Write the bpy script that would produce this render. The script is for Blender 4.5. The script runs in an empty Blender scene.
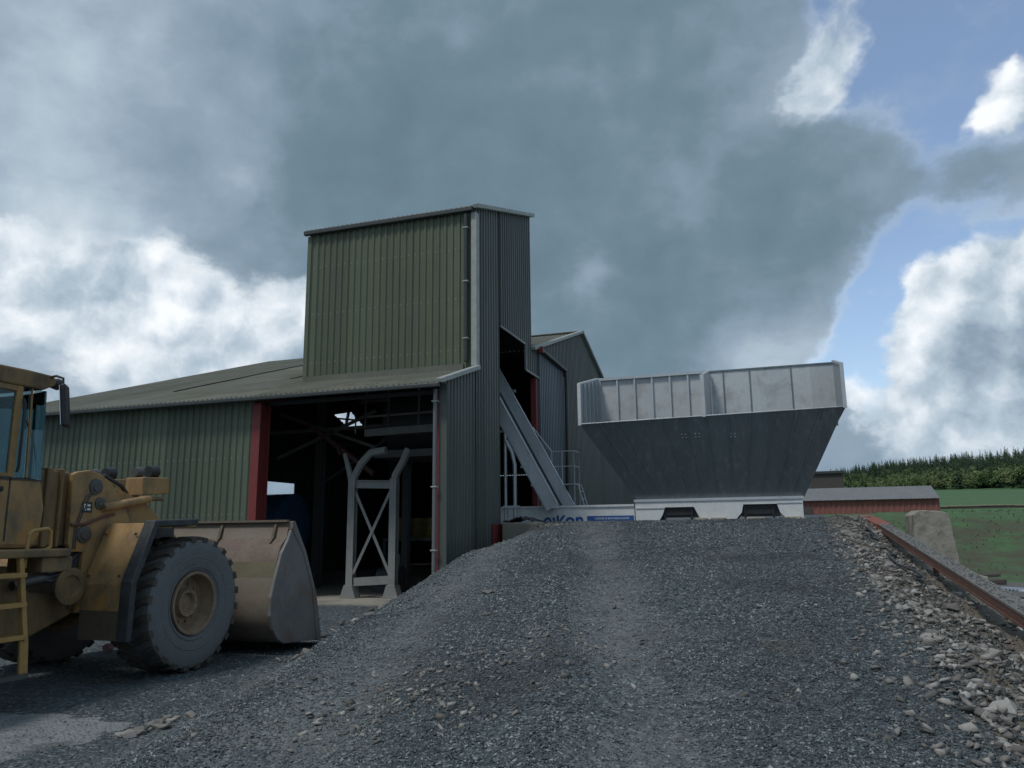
import bpy, bmesh, math, random
import numpy as np
from math import sin, cos, pi, radians, sqrt, atan2, hypot
from mathutils import Vector, Matrix

random.seed(11)
rng = np.random.default_rng(7)
scene = bpy.context.scene
COL = scene.collection

# ------------------------------------------------------------------ helpers
class MB:
    """collects vertices and faces of one mesh"""
    def __init__(self):
        self.v = []; self.f = []; self.m = []
    def add(self, vs, fs, mi=0):
        b = len(self.v)
        self.v.extend([tuple(p) for p in vs])
        for f in fs:
            self.f.append(tuple(i + b for i in f)); self.m.append(mi)
        return self
    def box(self, x0, x1, y0, y1, z0, z1, mi=0):
        return self.add([(x0,y0,z0),(x1,y0,z0),(x1,y1,z0),(x0,y1,z0),(x0,y0,z1),(x1,y0,z1),(x1,y1,z1),(x0,y1,z1)],
                 [(0,3,2,1),(4,5,6,7),(0,1,5,4),(1,2,6,5),(2,3,7,6),(3,0,4,7)], mi)
    def beam(self, a, b, w, h, up=(0,0,1), mi=0):
        """rectangular bar from a to b, w sideways, h along up"""
        a = Vector(a); b = Vector(b); d = (b-a).normalized(); u = Vector(up)
        if abs(d.dot(u)) > .99: u = Vector((0,1,0))
        s = d.cross(u).normalized(); u = s.cross(d).normalized()
        vs = []
        for p in (a, b):
            for i, j in ((-1,-1),(1,-1),(1,1),(-1,1)):
                vs.append(p + s*(i*w/2) + u*(j*h/2))
        return self.add(vs, [(3,2,1,0),(4,5,6,7),(0,1,5,4),(1,2,6,5),(2,3,7,6),(3,0,4,7)], mi)
    def ibeam(self, a, b, w, h, t=.02, up=(0,0,1)):
        a = Vector(a); b = Vector(b); d = (b-a).normalized(); u = Vector(up)
        if abs(d.dot(u)) > .99: u = Vector((0,1,0))
        s = d.cross(u).normalized(); u = s.cross(d).normalized()
        o = u*(h/2-t/2)
        self.beam(a+o, b+o, w, t, u); self.beam(a-o, b-o, w, t, u)
        return self.beam(a, b, t, h-2*t, u)
    def tube(self, pts, r, n=8, closed=False):
        pts = [Vector(p) for p in pts]; rings = []
        prev = None
        for i, p in enumerate(pts):
            if i == 0: d = pts[1]-p
            elif i == len(pts)-1: d = p-pts[i-1]
            else: d = (pts[i+1]-p).normalized() + (p-pts[i-1]).normalized()
            d.normalize()
            if prev is None:
                u = Vector((0,0,1)) if abs(d.z) < .9 else Vector((1,0,0))
            else: u = prev
            s = d.cross(u).normalized(); u = s.cross(d).normalized(); prev = u
            rr = r[i] if isinstance(r, (list, tuple)) else r
            rings.append([p + (s*cos(2*pi*k/n) + u*sin(2*pi*k/n))*rr for k in range(n)])
        vs = [q for g in rings for q in g]; fs = []
        for i in range(len(pts)-1):
            for k in range(n):
                k2 = (k+1) % n
                fs.append((i*n+k, i*n+k2, (i+1)*n+k2, (i+1)*n+k))
        fs.append(tuple(range(n-1,-1,-1))); fs.append(tuple((len(pts)-1)*n+k for k in range(n)))
        return self.add(vs, fs)
    def lathe(self, prof, c, axis='X', n=40, close=False):
        """prof: list of (along axis, radius)"""
        vs = []; fs = []; m = len(prof)
        for k in range(n):
            a = 2*pi*k/n
            for (t, r) in prof:
                if axis == 'X': vs.append((c[0]+t, c[1]+r*cos(a), c[2]+r*sin(a)))
                elif axis == 'Y': vs.append((c[0]+r*cos(a), c[1]+t, c[2]+r*sin(a)))
                else: vs.append((c[0]+r*cos(a), c[1]+r*sin(a), c[2]+t))
        for k in range(n):
            k2 = (k+1) % n
            for i in range(m-1 if not close else m):
                j = (i+1) % m
                fs.append((k*m+i, k2*m+i, k2*m+j, k*m+j))
        return self.add(vs, fs)
    def prism(self, poly, axis, t0, t1, mi=0):
        """polygon extruded along an axis; poly in the two other axes (X:(y,z) Y:(x,z) Z:(x,y))"""
        n = len(poly); vs = []
        for t in (t0, t1):
            for (a, b) in poly:
                vs.append((t,a,b) if axis == 'X' else (a,t,b) if axis == 'Y' else (a,b,t))
        fs = [tuple(range(n-1,-1,-1)), tuple(range(n, 2*n))]
        for i in range(n):
            j = (i+1) % n
            fs.append((i, j, n+j, n+i))
        return self.add(vs, fs, mi)
    def plate(self, quad, t):
        """thin solid plate from a 3-D polygon, thickened along its normal"""
        q = [Vector(p) for p in quad]
        nrm = (q[1]-q[0]).cross(q[2]-q[0]).normalized()
        n = len(q); vs = q + [p - nrm*t for p in q]
        fs = [tuple(range(n)), tuple(range(2*n-1, n-1, -1))]
        for i in range(n):
            j = (i+1) % n
            fs.append((j, i, n+i, n+j))
        return self.add(vs, fs)
    def corr(self, s0, s1, place, zb, zt, p=.2, dep=.032):
        """trapezoid profiled sheet along s; place(s, off) -> (x, y); zb, zt functions of s"""
        cols = []
        pts = ((0,0),(.40,0),(.52,1),(.86,1))
        k0 = math.floor(s0/p)
        ss = []
        for k in range(k0, math.ceil(s1/p)+1):
            for (u, o) in pts:
                s = (k+u)*p
                if s0 < s < s1: ss.append((s, o*dep))
        ss = [(s0, 0)] + ss + [(s1, 0)]
        vs = []; fs = []
        for (s, o) in ss:
            x, y = place(s, o)
            vs.append((x, y, zb(s))); vs.append((x, y, zt(s)))
        for i in range(len(ss)-1):
            fs.append((2*i, 2*i+2, 2*i+3, 2*i+1))
        return self.add(vs, fs)
    def roof(self, x0, x1, a, b, p=.146, dep=.05, th=.02):
        """sinusoidal sheet, corrugated in x, from line a=(y,z) up to b=(y,z)"""
        n = int((x1-x0)/p*6)
        vs = []; fs = []
        for i in range(n+1):
            x = x0 + (x1-x0)*i/n
            o = dep/2*sin(2*pi*(x)/p)
            for (y, z) in (a, b):
                vs.append((x, y, z+o)); vs.append((x, y, z+o-th))
        for i in range(n):
            j = 4*i; k = j+4
            fs += [(j, k, k+2, j+2), (j+1, j+3, k+3, k+1), (j, j+1, k+1, k), (j+2, k+2, k+3, j+3)]
        return self.add(vs, fs)
    def build(self, name, mat, parent=None, smooth=False, bevel=0, origin=None, fix=True):
        me = bpy.data.meshes.new(name)
        me.from_pydata(self.v, [], self.f)
        if origin is not None:
            me.transform(Matrix.Translation(-Vector(origin)))
        if fix:
            bm = bmesh.new(); bm.from_mesh(me)
            bmesh.ops.recalc_face_normals(bm, faces=bm.faces)
            bm.to_mesh(me); bm.free()
        mats = mat if isinstance(mat, (list, tuple)) else [mat]
        for m in mats: me.materials.append(m)
        if len(mats) > 1:
            me.polygons.foreach_set('material_index', self.m)
        if smooth:
            me.polygons.foreach_set('use_smooth', [True]*len(me.polygons))
            me.set_sharp_from_angle(angle=radians(38))
        me.update()
        o = bpy.data.objects.new(name, me); COL.objects.link(o)
        if origin is not None: o.location = origin
        if parent is not None:
            o.parent = parent
            w = Vector((0,0,0)); q = parent
            while q is not None: w += q.location; q = q.parent
            o.location = Vector(o.location) - w
        if bevel:
            b = o.modifiers.new('bevel', 'BEVEL'); b.width = bevel; b.segments = 2
            b.limit_method = 'ANGLE'; b.angle_limit = radians(40)
        return o

def tag(o, label=None, cat=None, group=None, kind=None):
    if label: o['label'] = label
    if cat: o['category'] = cat
    if group: o['group'] = group
    if kind: o['kind'] = kind
    return o

def pieces(name, mat, parent, builders, **kw):
    """one part per builder (a function that fills an MB)"""
    out = []
    for f in builders:
        mb = MB(); f(mb); out.append(mb.build(name, mat, parent, **kw))
    return out

def thing(name, label, cat, loc=(0,0,0), group=None):
    o = bpy.data.objects.new(name, None); COL.objects.link(o)
    o.location = loc; o.empty_display_size = .2
    return tag(o, label, cat, group)

# ------------------------------------------------------------------ materials
class NT:
    def __init__(self, nt): self.nt = nt; self.n = nt.nodes; self.l = nt.links
    def node(self, t, **kw):
        x = self.n.new(t)
        for k, v in kw.items(): setattr(x, k, v)
        return x
    def put(self, sock, v):
        if hasattr(v, 'is_output') or isinstance(v, bpy.types.NodeSocket): self.l.new(v, sock)
        else: sock.default_value = v
    def math(self, op, a, b=0.0, c=0.0, clamp=False):
        x = self.node('ShaderNodeMath', operation=op); x.use_clamp = clamp
        self.put(x.inputs[0], a); self.put(x.inputs[1], b); self.put(x.inputs[2], c)
        return x.outputs[0]
    def vmath(self, op, a, b=(0,0,0), scale=None):
        x = self.node('ShaderNodeVectorMath', operation=op)
        self.put(x.inputs[0], a); self.put(x.inputs[1], b)
        if scale is not None: self.put(x.inputs[3], scale)
        return x.outputs['Value'] if op in ('DOT_PRODUCT','LENGTH','DISTANCE') else x.outputs[0]
    def mix(self, f, a, b, blend='MIX'):
        x = self.node('ShaderNodeMix', data_type='RGBA', blend_type=blend)
        self.put(x.inputs[0], f)
        self.put(x.inputs[6], a if not isinstance(a, tuple) else (*a[:3], 1))
        self.put(x.inputs[7], b if not isinstance(b, tuple) else (*b[:3], 1))
        return x.outputs[2]
    def ramp(self, f, stops, interp='LINEAR'):
        x = self.node('ShaderNodeValToRGB'); cr = x.color_ramp; cr.interpolation = interp
        while len(cr.elements) < len(stops): cr.elements.new(.5)
        for e, (p, c) in zip(cr.elements, stops):
            e.position = p; e.color = (*c, 1) if len(c) == 3 else c
        self.put(x.inputs[0], f)
        return x.outputs[0]
    def smooth(self, v, a, b):
        x = self.node('ShaderNodeMapRange', interpolation_type='SMOOTHSTEP')
        self.put(x.inputs[0], v); x.inputs[1].default_value = a; x.inputs[2].default_value = b
        x.inputs[3].default_value = 0; x.inputs[4].default_value = 1
        return x.outputs[0]
    def noise(self, vec, scale, detail=4, rough=.55, dist=0.0):
        x = self.node('ShaderNodeTexNoise')
        if vec is not None: self.l.new(vec, x.inputs['Vector'])
        x.inputs['Scale'].default_value = scale; x.inputs['Detail'].default_value = detail
        x.inputs['Roughness'].default_value = rough; x.inputs['Distortion'].default_value = dist
        return x.outputs[0]
    def voro(self, vec, scale, feature='F1', rnd=1.0):
        x = self.node('ShaderNodeTexVoronoi', feature=feature)
        if vec is not None: self.l.new(vec, x.inputs['Vector'])
        x.inputs['Scale'].default_value = scale; x.inputs['Randomness'].default_value = rnd
        return x
    def mapping(self, vec, scale=(1,1,1), loc=(0,0,0)):
        x = self.node('ShaderNodeMapping'); self.l.new(vec, x.inputs[0])
        x.inputs['Scale'].default_value = scale; x.inputs['Location'].default_value = loc
        return x.outputs[0]

def new_mat(name):
    m = bpy.data.materials.new(name); m.use_nodes = True
    t = NT(m.node_tree)
    b = t.n['Principled BSDF']
    return m, t, b

def pos(t):
    return t.node('ShaderNodeNewGeometry').outputs['Position']

def paint(name, base, rough=.5, metal=0.0, dirt=(.10,.085,.065), amount=.4, scale=3.0, streak=1.0, bump=.1, patch=None, spec=.5):
    """painted or bare surface with blotches, dirt and grain; streak<1 stretches the blotches vertically"""
    m, t, b = new_mat(name)
    p = t.mapping(pos(t), (1,1,streak))
    n1 = t.noise(p, scale, 6, .62)
    n2 = t.noise(p, scale*6, 5, .6)
    f = t.math('ADD', t.math('MULTIPLY', n1, .7), t.math('MULTIPLY', n2, .3))
    k = t.math('MULTIPLY', t.smooth(f, .40, .68), amount)
    dark = tuple(c*.72 for c in base); lite = tuple(min(1, c*1.22) for c in base)
    c = t.mix(n2, dark, lite)
    c = t.mix(k, c, dirt)
    if patch:
        n3 = t.noise(t.mapping(pos(t), (1,1,1), (7.3,2.1,4.4)), scale*.8, 4, .6)
        c = t.mix(t.math('MULTIPLY', t.smooth(n3, .54, .66), .75), c, patch)
    t.put(b.inputs['Base Color'], c)
    t.put(b.inputs['Roughness'], t.math('ADD', rough-.12, t.math('MULTIPLY', f, .25)))
    b.inputs['Metallic'].default_value = metal
    b.inputs['Specular IOR Level'].default_value = spec
    if bump:
        bp = t.node('ShaderNodeBump'); bp.inputs['Strength'].default_value = bump; bp.inputs['Distance'].default_value = .02
        t.put(bp.inputs['Height'], n2); t.put(b.inputs['Normal'], bp.outputs[0])
    return m

def cladding(name, base, lichen, along, amount=.5):
    """profiled painted steel sheet; sheets one metre wide weather a little differently, streaks run down them"""
    m, t, b = new_mat(name)
    P = pos(t)
    sx = t.node('ShaderNodeSeparateXYZ'); t.put(sx.inputs[0], P)
    s = sx.outputs[0 if along == 'X' else 1]
    sheet = t.node('ShaderNodeTexWhiteNoise', noise_dimensions='1D')
    t.put(sheet.inputs['W'], t.math('FLOOR', s))
    st = t.noise(t.mapping(P, (2.6,2.6,.16)), 1.6, 6, .6)
    st2 = t.noise(t.mapping(P, (9,9,.5)), 1.5, 5, .65)
    bl = t.noise(P, .55, 5, .6)
    c = t.mix(sheet.outputs[0], tuple(v*.80 for v in base), tuple(v*1.18 for v in base))
    lap = t.math('LESS_THAN', t.math('FRACT', s), .022)
    c = t.mix(t.math('MULTIPLY', lap, .6), c, tuple(v*.4 for v in base))
    rr = t.noise(t.mapping(P, (14,14,.35)), 1.0, 4, .7)
    c = t.mix(t.math('MULTIPLY', t.smooth(rr, .64, .78), .55), c, (.16,.10,.055))
    c = t.mix(t.math('MULTIPLY', t.smooth(st, .42, .72), amount), c, lichen)
    c = t.mix(t.math('MULTIPLY', t.smooth(st2, .5, .8), .5), c, tuple(v*.55 for v in base))
    c = t.mix(t.math('MULTIPLY', t.smooth(bl, .5, .75), .35), c, tuple(v*.7 for v in base))
    # horizontal sheet lap and fixing rows
    z = t.math('FRACT', t.math('DIVIDE', sx.outputs[2], 1.4))
    row = t.math('LESS_THAN', t.math('ABSOLUTE', t.math('SUBTRACT', z, .5)), .012)
    dot = t.math('LESS_THAN', t.math('ABSOLUTE', t.math('SUBTRACT', t.math('FRACT', t.math('DIVIDE', s, .2)), .2)), .07)
    c = t.mix(t.math('MULTIPLY', t.math('MULTIPLY', row, dot), .7), c, (.30,.31,.30))
    t.put(b.inputs['Base Color'], c)
    t.put(b.inputs['Roughness'], t.math('ADD', .36, t.math('MULTIPLY', st2, .25)))
    b.inputs['Specular IOR Level'].default_value = .5
    bp = t.node('ShaderNodeBump'); bp.inputs['Strength'].default_value = .3; bp.inputs['Distance'].default_value = .05
    t.put(bp.inputs['Height'], t.noise(P, 1.3, 3)); t.put(b.inputs['Normal'], bp.outputs[0])
    return m

def galvanised(name, base=(.50,.53,.55), metal=.75, rough=.42, stain=.35):
    m, t, b = new_mat(name)
    P = pos(t)
    v = t.voro(P, 40)
    n = t.noise(P, 2.2, 6, .65); n2 = t.noise(t.mapping(P, (5,5,.5)), 1.5, 5, .6)
    sp = t.node('ShaderNodeSeparateColor'); t.put(sp.inputs[0], v.outputs['Color'])
    c = t.mix(sp.outputs[0], tuple(x*.93 for x in base), tuple(min(1, x*1.05) for x in base))
    pan = t.node('ShaderNodeTexWhiteNoise', noise_dimensions='1D'); sxx = t.node('ShaderNodeSeparateXYZ'); t.put(sxx.inputs[0], P)
    t.put(pan.inputs['W'], t.math('FLOOR', t.math('DIVIDE', sxx.outputs[0], .56)))
    c = t.mix(pan.outputs[0], c, t.mix(.16, c, (0,0,0)))
    c = t.mix(t.math('MULTIPLY', t.smooth(n, .45, .7), stain), c, tuple(x*.55 for x in base))
    c = t.mix(t.math('MULTIPLY', t.smooth(n2, .5, .75), stain), c, (.62,.63,.62))
    t.put(b.inputs['Base Color'], c); b.inputs['Metallic'].default_value = metal
    t.put(b.inputs['Roughness'], t.math('ADD', rough-.1, t.math('MULTIPLY', n, .3)))
    bp = t.node('ShaderNodeBump'); bp.inputs['Strength'].default_value = .1; bp.inputs['Distance'].default_value = .05
    t.put(bp.inputs['Height'], t.noise(P, 1.1, 3)); t.put(b.inputs['Normal'], bp.outputs[0])
    return m

M = {}
M['clad_front'] = cladding('cladding_front', (.104,.126,.082), (.135,.143,.072), 'X', .5)
M['clad_gable'] = cladding('cladding_gable', (.092,.106,.096), (.122,.128,.092), 'Y', .35)
M['clad_annex'] = cladding('cladding_annex', (.115,.145,.175), (.15,.165,.16), 'Y', .3)
M['clad_low'] = cladding('cladding_low', (.103,.127,.086), (.138,.147,.078), 'X', .35)
M['roof'] = paint('fibre_roof', (.160,.165,.138), .85, dirt=(.10,.095,.055), amount=.75, scale=.7, bump=.25, patch=(.205,.20,.16))
M['trim'] = paint('pale_trim', (.42,.44,.41), .5, amount=.3, scale=4)
M['dark_trim'] = paint('dark_trim', (.045,.055,.055), .5, amount=.3, scale=4)
M['grey_pipe'] = paint('grey_pipe', (.16,.17,.18), .4, amount=.2)
M['red'] = paint('red_steel', (.235,.042,.04), .55, amount=.35, scale=2.5, dirt=(.12,.03,.025))
M['red_barn'] = paint('faded_red_sheet', (.27,.10,.088), .8, amount=.45, scale=.6, streak=.25, dirt=(.30,.15,.12))
M['barn_roof'] = paint('slate_grey_sheet', (.17,.175,.185), .8, amount=.4, scale=.6, dirt=(.22,.22,.21))
M['galv'] = galvanised('galvanised_steel')
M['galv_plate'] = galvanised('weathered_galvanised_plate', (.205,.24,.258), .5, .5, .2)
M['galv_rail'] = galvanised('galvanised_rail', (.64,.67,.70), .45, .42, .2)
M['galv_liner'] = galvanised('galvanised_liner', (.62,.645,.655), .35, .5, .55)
M['white'] = paint('white_paint', (.74,.76,.76), .5, amount=.18, scale=2.5, dirt=(.35,.33,.30))
M['blue_logo'] = paint('blue_vinyl', (.02,.10,.33), .45, amount=.1, bump=0)
M['white_ink'] = paint('white_vinyl', (.72,.74,.76), .5, amount=.05, bump=0)
M['stand'] = paint('grey_stand_paint', (.26,.265,.255), .6, amount=.3, scale=3)
M['inner_dark'] = paint('dark_steel', (.07,.08,.09), .6, amount=.4)
M['concrete'] = paint('concrete', (.33,.30,.24), .9, amount=.4, scale=2, dirt=(.20,.18,.14), bump=.35)
M['concrete_floor'] = paint('concrete_floor', (.34,.32,.27), .85, amount=.6, scale=1.2, dirt=(.10,.10,.09), bump=.15)
M['concrete_slab'] = paint('pale_slab', (.20,.212,.218), .95, amount=.75, scale=3.5, dirt=(.12,.13,.135), bump=.6, patch=(.27,.28,.28))
M['block'] = paint('weathered_block', (.35,.33,.28), .95, amount=.8, scale=2.6, dirt=(.12,.115,.09), bump=.6, patch=(.36,.34,.29))
M['rust'] = paint('rusty_girder', (.175,.085,.06), .9, amount=.6, scale=5, dirt=(.10,.055,.04), bump=.4)
M['rust_top'] = paint('dusted_girder_top', (.20,.185,.165), .9, amount=.6, scale=12, dirt=(.13,.13,.14), bump=.6)
M['rust_red'] = paint('red_oxide', (.27,.085,.06), .8, amount=.4, scale=5, dirt=(.16,.06,.045), bump=.3)
M['yellow'] = paint('worn_yellow_paint', (.42,.258,.105), .66, amount=.8, scale=4.5, streak=.6, dirt=(.135,.105,.072), bump=.25, patch=(.47,.23,.06))
M['yellow_trim'] = paint('bright_yellow_paint', (.46,.27,.085), .5, amount=.35, scale=6, dirt=(.18,.13,.08), bump=.1)
M['brown'] = paint('brown_dirty_paint', (.29,.185,.085), .75, amount=.85, scale=4.0, streak=.6, dirt=(.095,.078,.055), bump=.25)
M['mud'] = paint('muddy_steel', (.15,.115,.075), .8, amount=.7, scale=3, dirt=(.085,.07,.05), bump=.3)
M['bucket_back'] = paint('bucket_steel', (.19,.162,.125), .7, amount=.6, scale=2.2, dirt=(.20,.115,.08), bump=.2, patch=(.16,.15,.095))
M['bucket_rust'] = paint('rusted_bucket_band', (.165,.115,.09), .75, amount=.6, scale=3, dirt=(.24,.19,.15), bump=.2)
M['bucket_olive'] = paint('olive_bucket_band', (.16,.145,.085), .75, amount=.6, scale=3, dirt=(.11,.09,.06), bump=.2)
M['bucket_side'] = paint('worn_bucket_plate', (.205,.19,.18), .55, amount=.6, scale=2.6, dirt=(.12,.115,.115), bump=.15, patch=(.17,.11,.085))
M['tyre'] = paint('dusty_rubber', (.158,.162,.166), .9, amount=.5, scale=5, dirt=(.20,.205,.21), bump=.3)
M['tread'] = paint('tread_rubber', (.075,.068,.058), .95, amount=.7, scale=6, dirt=(.13,.105,.08), bump=.4)
M['rim'] = paint('rim_paint', (.31,.215,.135), .7, amount=.75, scale=7, dirt=(.17,.115,.08), bump=.15)
M['rubber'] = paint('black_rubber', (.035,.04,.045), .55, amount=.5, scale=5, dirt=(.10,.10,.10), bump=.1)
M['black'] = paint('black_plastic', (.02,.022,.025), .45, amount=.2)
M['grille'] = paint('dull_metal', (.12,.12,.12), .5, metal=.4, amount=.4)
M['tank'] = paint('blue_tank', (.16,.42,.78), .5, amount=.3)
M['drum_yellow'] = paint('yellow_drum', (.17,.125,.03), .5, amount=.3)
M['pipe_red'] = paint('pinkish_pipe', (.15,.07,.07), .6, amount=.3)
M['wood'] = paint('dark_timber', (.085,.075,.07), .9, amount=.4, streak=.2)
M['bark'] = paint('bark', (.10,.075,.05), .9, amount=.4, scale=2, streak=.3)
M['rag'] = paint('dark_tarpaulin', (.03,.035,.04), .7, amount=.5, scale=8, dirt=(.12,.11,.10))
M['sheet_blue'] = paint('galvanised_sheet_offcut', (.45,.50,.55), .4, metal=.5, amount=.25)
M['stonewall'] = paint('dry_stone', (.075,.07,.06), .95, amount=.6, scale=4, dirt=(.16,.14,.11), bump=.6)
M['coping'] = paint('pale_coping', (.33,.27,.21), .9, amount=.4, scale=4)

def glass(name, tint):
    m, t, b = new_mat(name)
    b.inputs['Base Color'].default_value = (*tint, 1); b.inputs['Roughness'].default_value = .04
    b.inputs['Transmission Weight'].default_value = 1.0; b.inputs['IOR'].default_value = 1.02
    gl = t.node('ShaderNodeBsdfGlossy'); gl.inputs[1].default_value = .03; gl.inputs[0].default_value = (.8,.92,.95,1)
    fr = t.node('ShaderNodeFresnel'); fr.inputs[0].default_value = 1.5
    mx = t.node('ShaderNodeMixShader')
    t.put(mx.inputs[0], fr.outputs[0]); t.put(mx.inputs[1], b.outputs[0]); t.put(mx.inputs[2], gl.outputs[0])
    t.put(t.n['Material Output'].inputs[0], mx.outputs[0])
    return m
M['glass'] = glass('tinted_glass', (.25,.35,.36))
def mirror_mat():
    m, t, b = new_mat('mirror_glass'); b.inputs['Metallic'].default_value = 1; b.inputs['Roughness'].default_value = .08
    b.inputs['Base Color'].default_value = (.8,.82,.84,1); return m
M['mirror'] = mirror_mat()

def tracks(t, P):
    """the two compacted wheel tracks that run up the ramp, drifting left"""
    sx = t.node('ShaderNodeSeparateXYZ'); t.put(sx.inputs[0], P)
    u = t.math('ADD', sx.outputs[0], t.math('MULTIPLY', t.math('SUBTRACT', sx.outputs[1], 4.3), .245))
    u = t.math('ADD', u, t.math('MULTIPLY', t.math('SUBTRACT', t.noise(t.mapping(P, (.6,.35,1)), 1.2, 4, .6), .5), 1.1))
    a = t.math('SUBTRACT', 1.0, t.smooth(t.math('ABSOLUTE', t.math('ADD', u, .75)), .12, .78))
    b = t.math('SUBTRACT', 1.0, t.smooth(t.math('ABSOLUTE', t.math('ADD', u, 2.85)), .15, .85))
    c = t.math('SUBTRACT', 1.0, t.smooth(t.math('ABSOLUTE', t.math('ADD', u, 4.5)), .05, .5))
    m = t.math('MAXIMUM', t.math('MAXIMUM', a, b), t.math('MULTIPLY', c, .9))
    return t.math('MULTIPLY', m, t.smooth(t.noise(P, .9, 6, .7), .28, .60))

def stone_mat(name, stops, rough=.85, dusty=False):
    """each loose stone takes one colour of the ramp"""
    m, t, b = new_mat(name)
    g = t.node('ShaderNodeNewGeometry')
    c = t.ramp(g.outputs['Random Per Island'], stops)
    if dusty:       # the wheel tracks up the ramp carry pale dust, other stretches are damp and dark
        P = g.outputs['Position']
        big = t.noise(P, .5, 5, .6)
        c = t.mix(t.math('MULTIPLY', t.smooth(big, .50, .66), .6), c, (.030,.040,.046))
        sx_ = t.node('ShaderNodeSeparateXYZ'); t.put(sx_.inputs[0], P)
        dk = t.math('MULTIPLY', t.smooth(sx_.outputs[0], -1.0, .1), t.smooth(t.noise(P, .9, 5, .65), .32, .55))
        c = t.mix(t.math('MULTIPLY', dk, .42), c, (.030,.040,.046))
        br = t.noise(t.mapping(P, (1,.6,1), (3.1,8.2,0)), 1.1, 5, .65)
        c = t.mix(t.math('MULTIPLY', t.smooth(br, .58, .70), .5), c, (.135,.115,.09))
        c = t.mix(t.math('MULTIPLY', tracks(t, P), .5), c, (.25,.272,.28))
    n = t.noise(g.outputs['Position'], 45, 4, .65)
    c = t.mix(n, t.mix(.55, c, (0,0,0)), t.mix(.12, c, (.5,.5,.5)))
    t.put(b.inputs['Base Color'], c); b.inputs['Roughness'].default_value = rough
    bp = t.node('ShaderNodeBump'); bp.inputs['Strength'].default_value = .35; bp.inputs['Distance'].default_value = .01
    t.put(bp.inputs['Height'], n); t.put(b.inputs['Normal'], bp.outputs[0])
    return m
M['chips'] = stone_mat('slate_chippings', [(0,(.022,.034,.040)),(.4,(.058,.084,.097)),(.70,(.135,.178,.196)),(.88,(.30,.35,.365)),(1,(.56,.58,.57))], .7, True)
M['rubble'] = stone_mat('quarry_rubble', [(0,(.095,.09,.08)),(.3,(.195,.18,.16)),(.7,(.33,.305,.272)),(1,(.54,.515,.47))], .9)

def ground_mat(name, kind):
    m, t, b = new_mat(name)
    P = pos(t)
    if kind == 'grass':
        n = t.noise(P, .05, 5, .6); n2 = t.noise(P, 1.6, 6, .7)
        c = t.mix(n, (.052,.115,.045), (.09,.185,.065))
        c = t.mix(t.smooth(n2, .4, .75), c, (.045,.09,.035))
        at = t.node('ShaderNodeAttribute', attribute_name='earth').outputs['Fac']
        e = t.smooth(t.math('ADD', at, t.math('MULTIPLY', t.math('SUBTRACT', t.noise(P, .55, 6, .7), .5), 1.6)), .35, .75)
        c = t.mix(e, c, t.mix(n2, (.042,.052,.026), (.10,.088,.055)))
        h = n2
        b.inputs['Roughness'].default_value = .95; dist, st = .12, .7
    else:
        v = t.voro(P, 34); v2 = t.voro(P, 15)
        sp = t.node('ShaderNodeSeparateColor'); t.put(sp.inputs[0], v.outputs['Color'])
        sp2 = t.node('ShaderNodeSeparateColor'); t.put(sp2.inputs[0], v2.outputs['Color'])
        big = t.noise(P, .5, 5, .6)
        trk = tracks(t, P)
        c = t.ramp(sp.outputs[0], [(0,(.028,.042,.048)),(.5,(.062,.087,.097)),(.85,(.12,.152,.165)),(1,(.32,.345,.34))])
        c2 = t.ramp(sp2.outputs[1], [(0,(.05,.057,.063)),(.8,(.09,.10,.107)),(1,(.20,.20,.195))])
        c = t.mix(.35, c, c2)
        c = t.mix(t.math('MULTIPLY', t.smooth(big, .52, .72), .5), c, (.042,.050,.054))
        c = t.mix(t.math('MULTIPLY', trk, .6), c, t.mix(t.noise(P, 9, 5, .7), (.13,.14,.14), (.25,.258,.25)))
        earth = t.node('ShaderNodeAttribute', attribute_name='earth').outputs['Fac']
        ec = t.mix(t.noise(P, 3, 6, .7), (.095,.080,.062), (.20,.17,.135))
        c = t.mix(t.smooth(t.math('ADD', earth, t.math('MULTIPLY', t.math('SUBTRACT', t.noise(P, 2.2, 5, .7), .5), .9)), .3, .7), c, ec)
        conc = t.node('ShaderNodeAttribute', attribute_name='fines').outputs['Fac']
        c = t.mix(t.math('MULTIPLY', conc, .9), c, t.mix(big, (.11,.115,.115), (.16,.165,.165)))
        pt_ = t.node('ShaderNodeAttribute', attribute_name='patch').outputs['Fac']
        pm_ = t.smooth(t.math('ADD', pt_, t.math('MULTIPLY', t.math('SUBTRACT', t.noise(P, 7, 6, .7), .5), .9)), .40, .62)
        pc = t.mix(t.noise(P, 5, 6, .65), (.15,.162,.168), (.30,.312,.315))
        pc = t.mix(t.smooth(t.noise(t.mapping(P, (1,1,1), (5,1,2)), 1.6, 5, .65), .52, .66), pc, (.125,.132,.135))
        c = t.mix(pm_, c, pc)
        h = t.math('ADD', t.math('MULTIPLY', v.outputs['Distance'], -1.0), t.math('MULTIPLY', v2.outputs['Distance'], -1.2))
        b.inputs['Roughness'].default_value = .8; dist, st = .03, .9
    t.put(b.inputs['Base Color'], c)
    bp = t.node('ShaderNodeBump'); bp.inputs['Strength'].default_value = st; bp.inputs['Distance'].default_value = dist
    t.put(bp.inputs['Height'], h); t.put(b.inputs['Normal'], bp.outputs[0])
    return m
M['gravel'] = ground_mat('gravel_ground', 'gravel')
M['grass'] = ground_mat('field_grass', 'grass')

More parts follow.
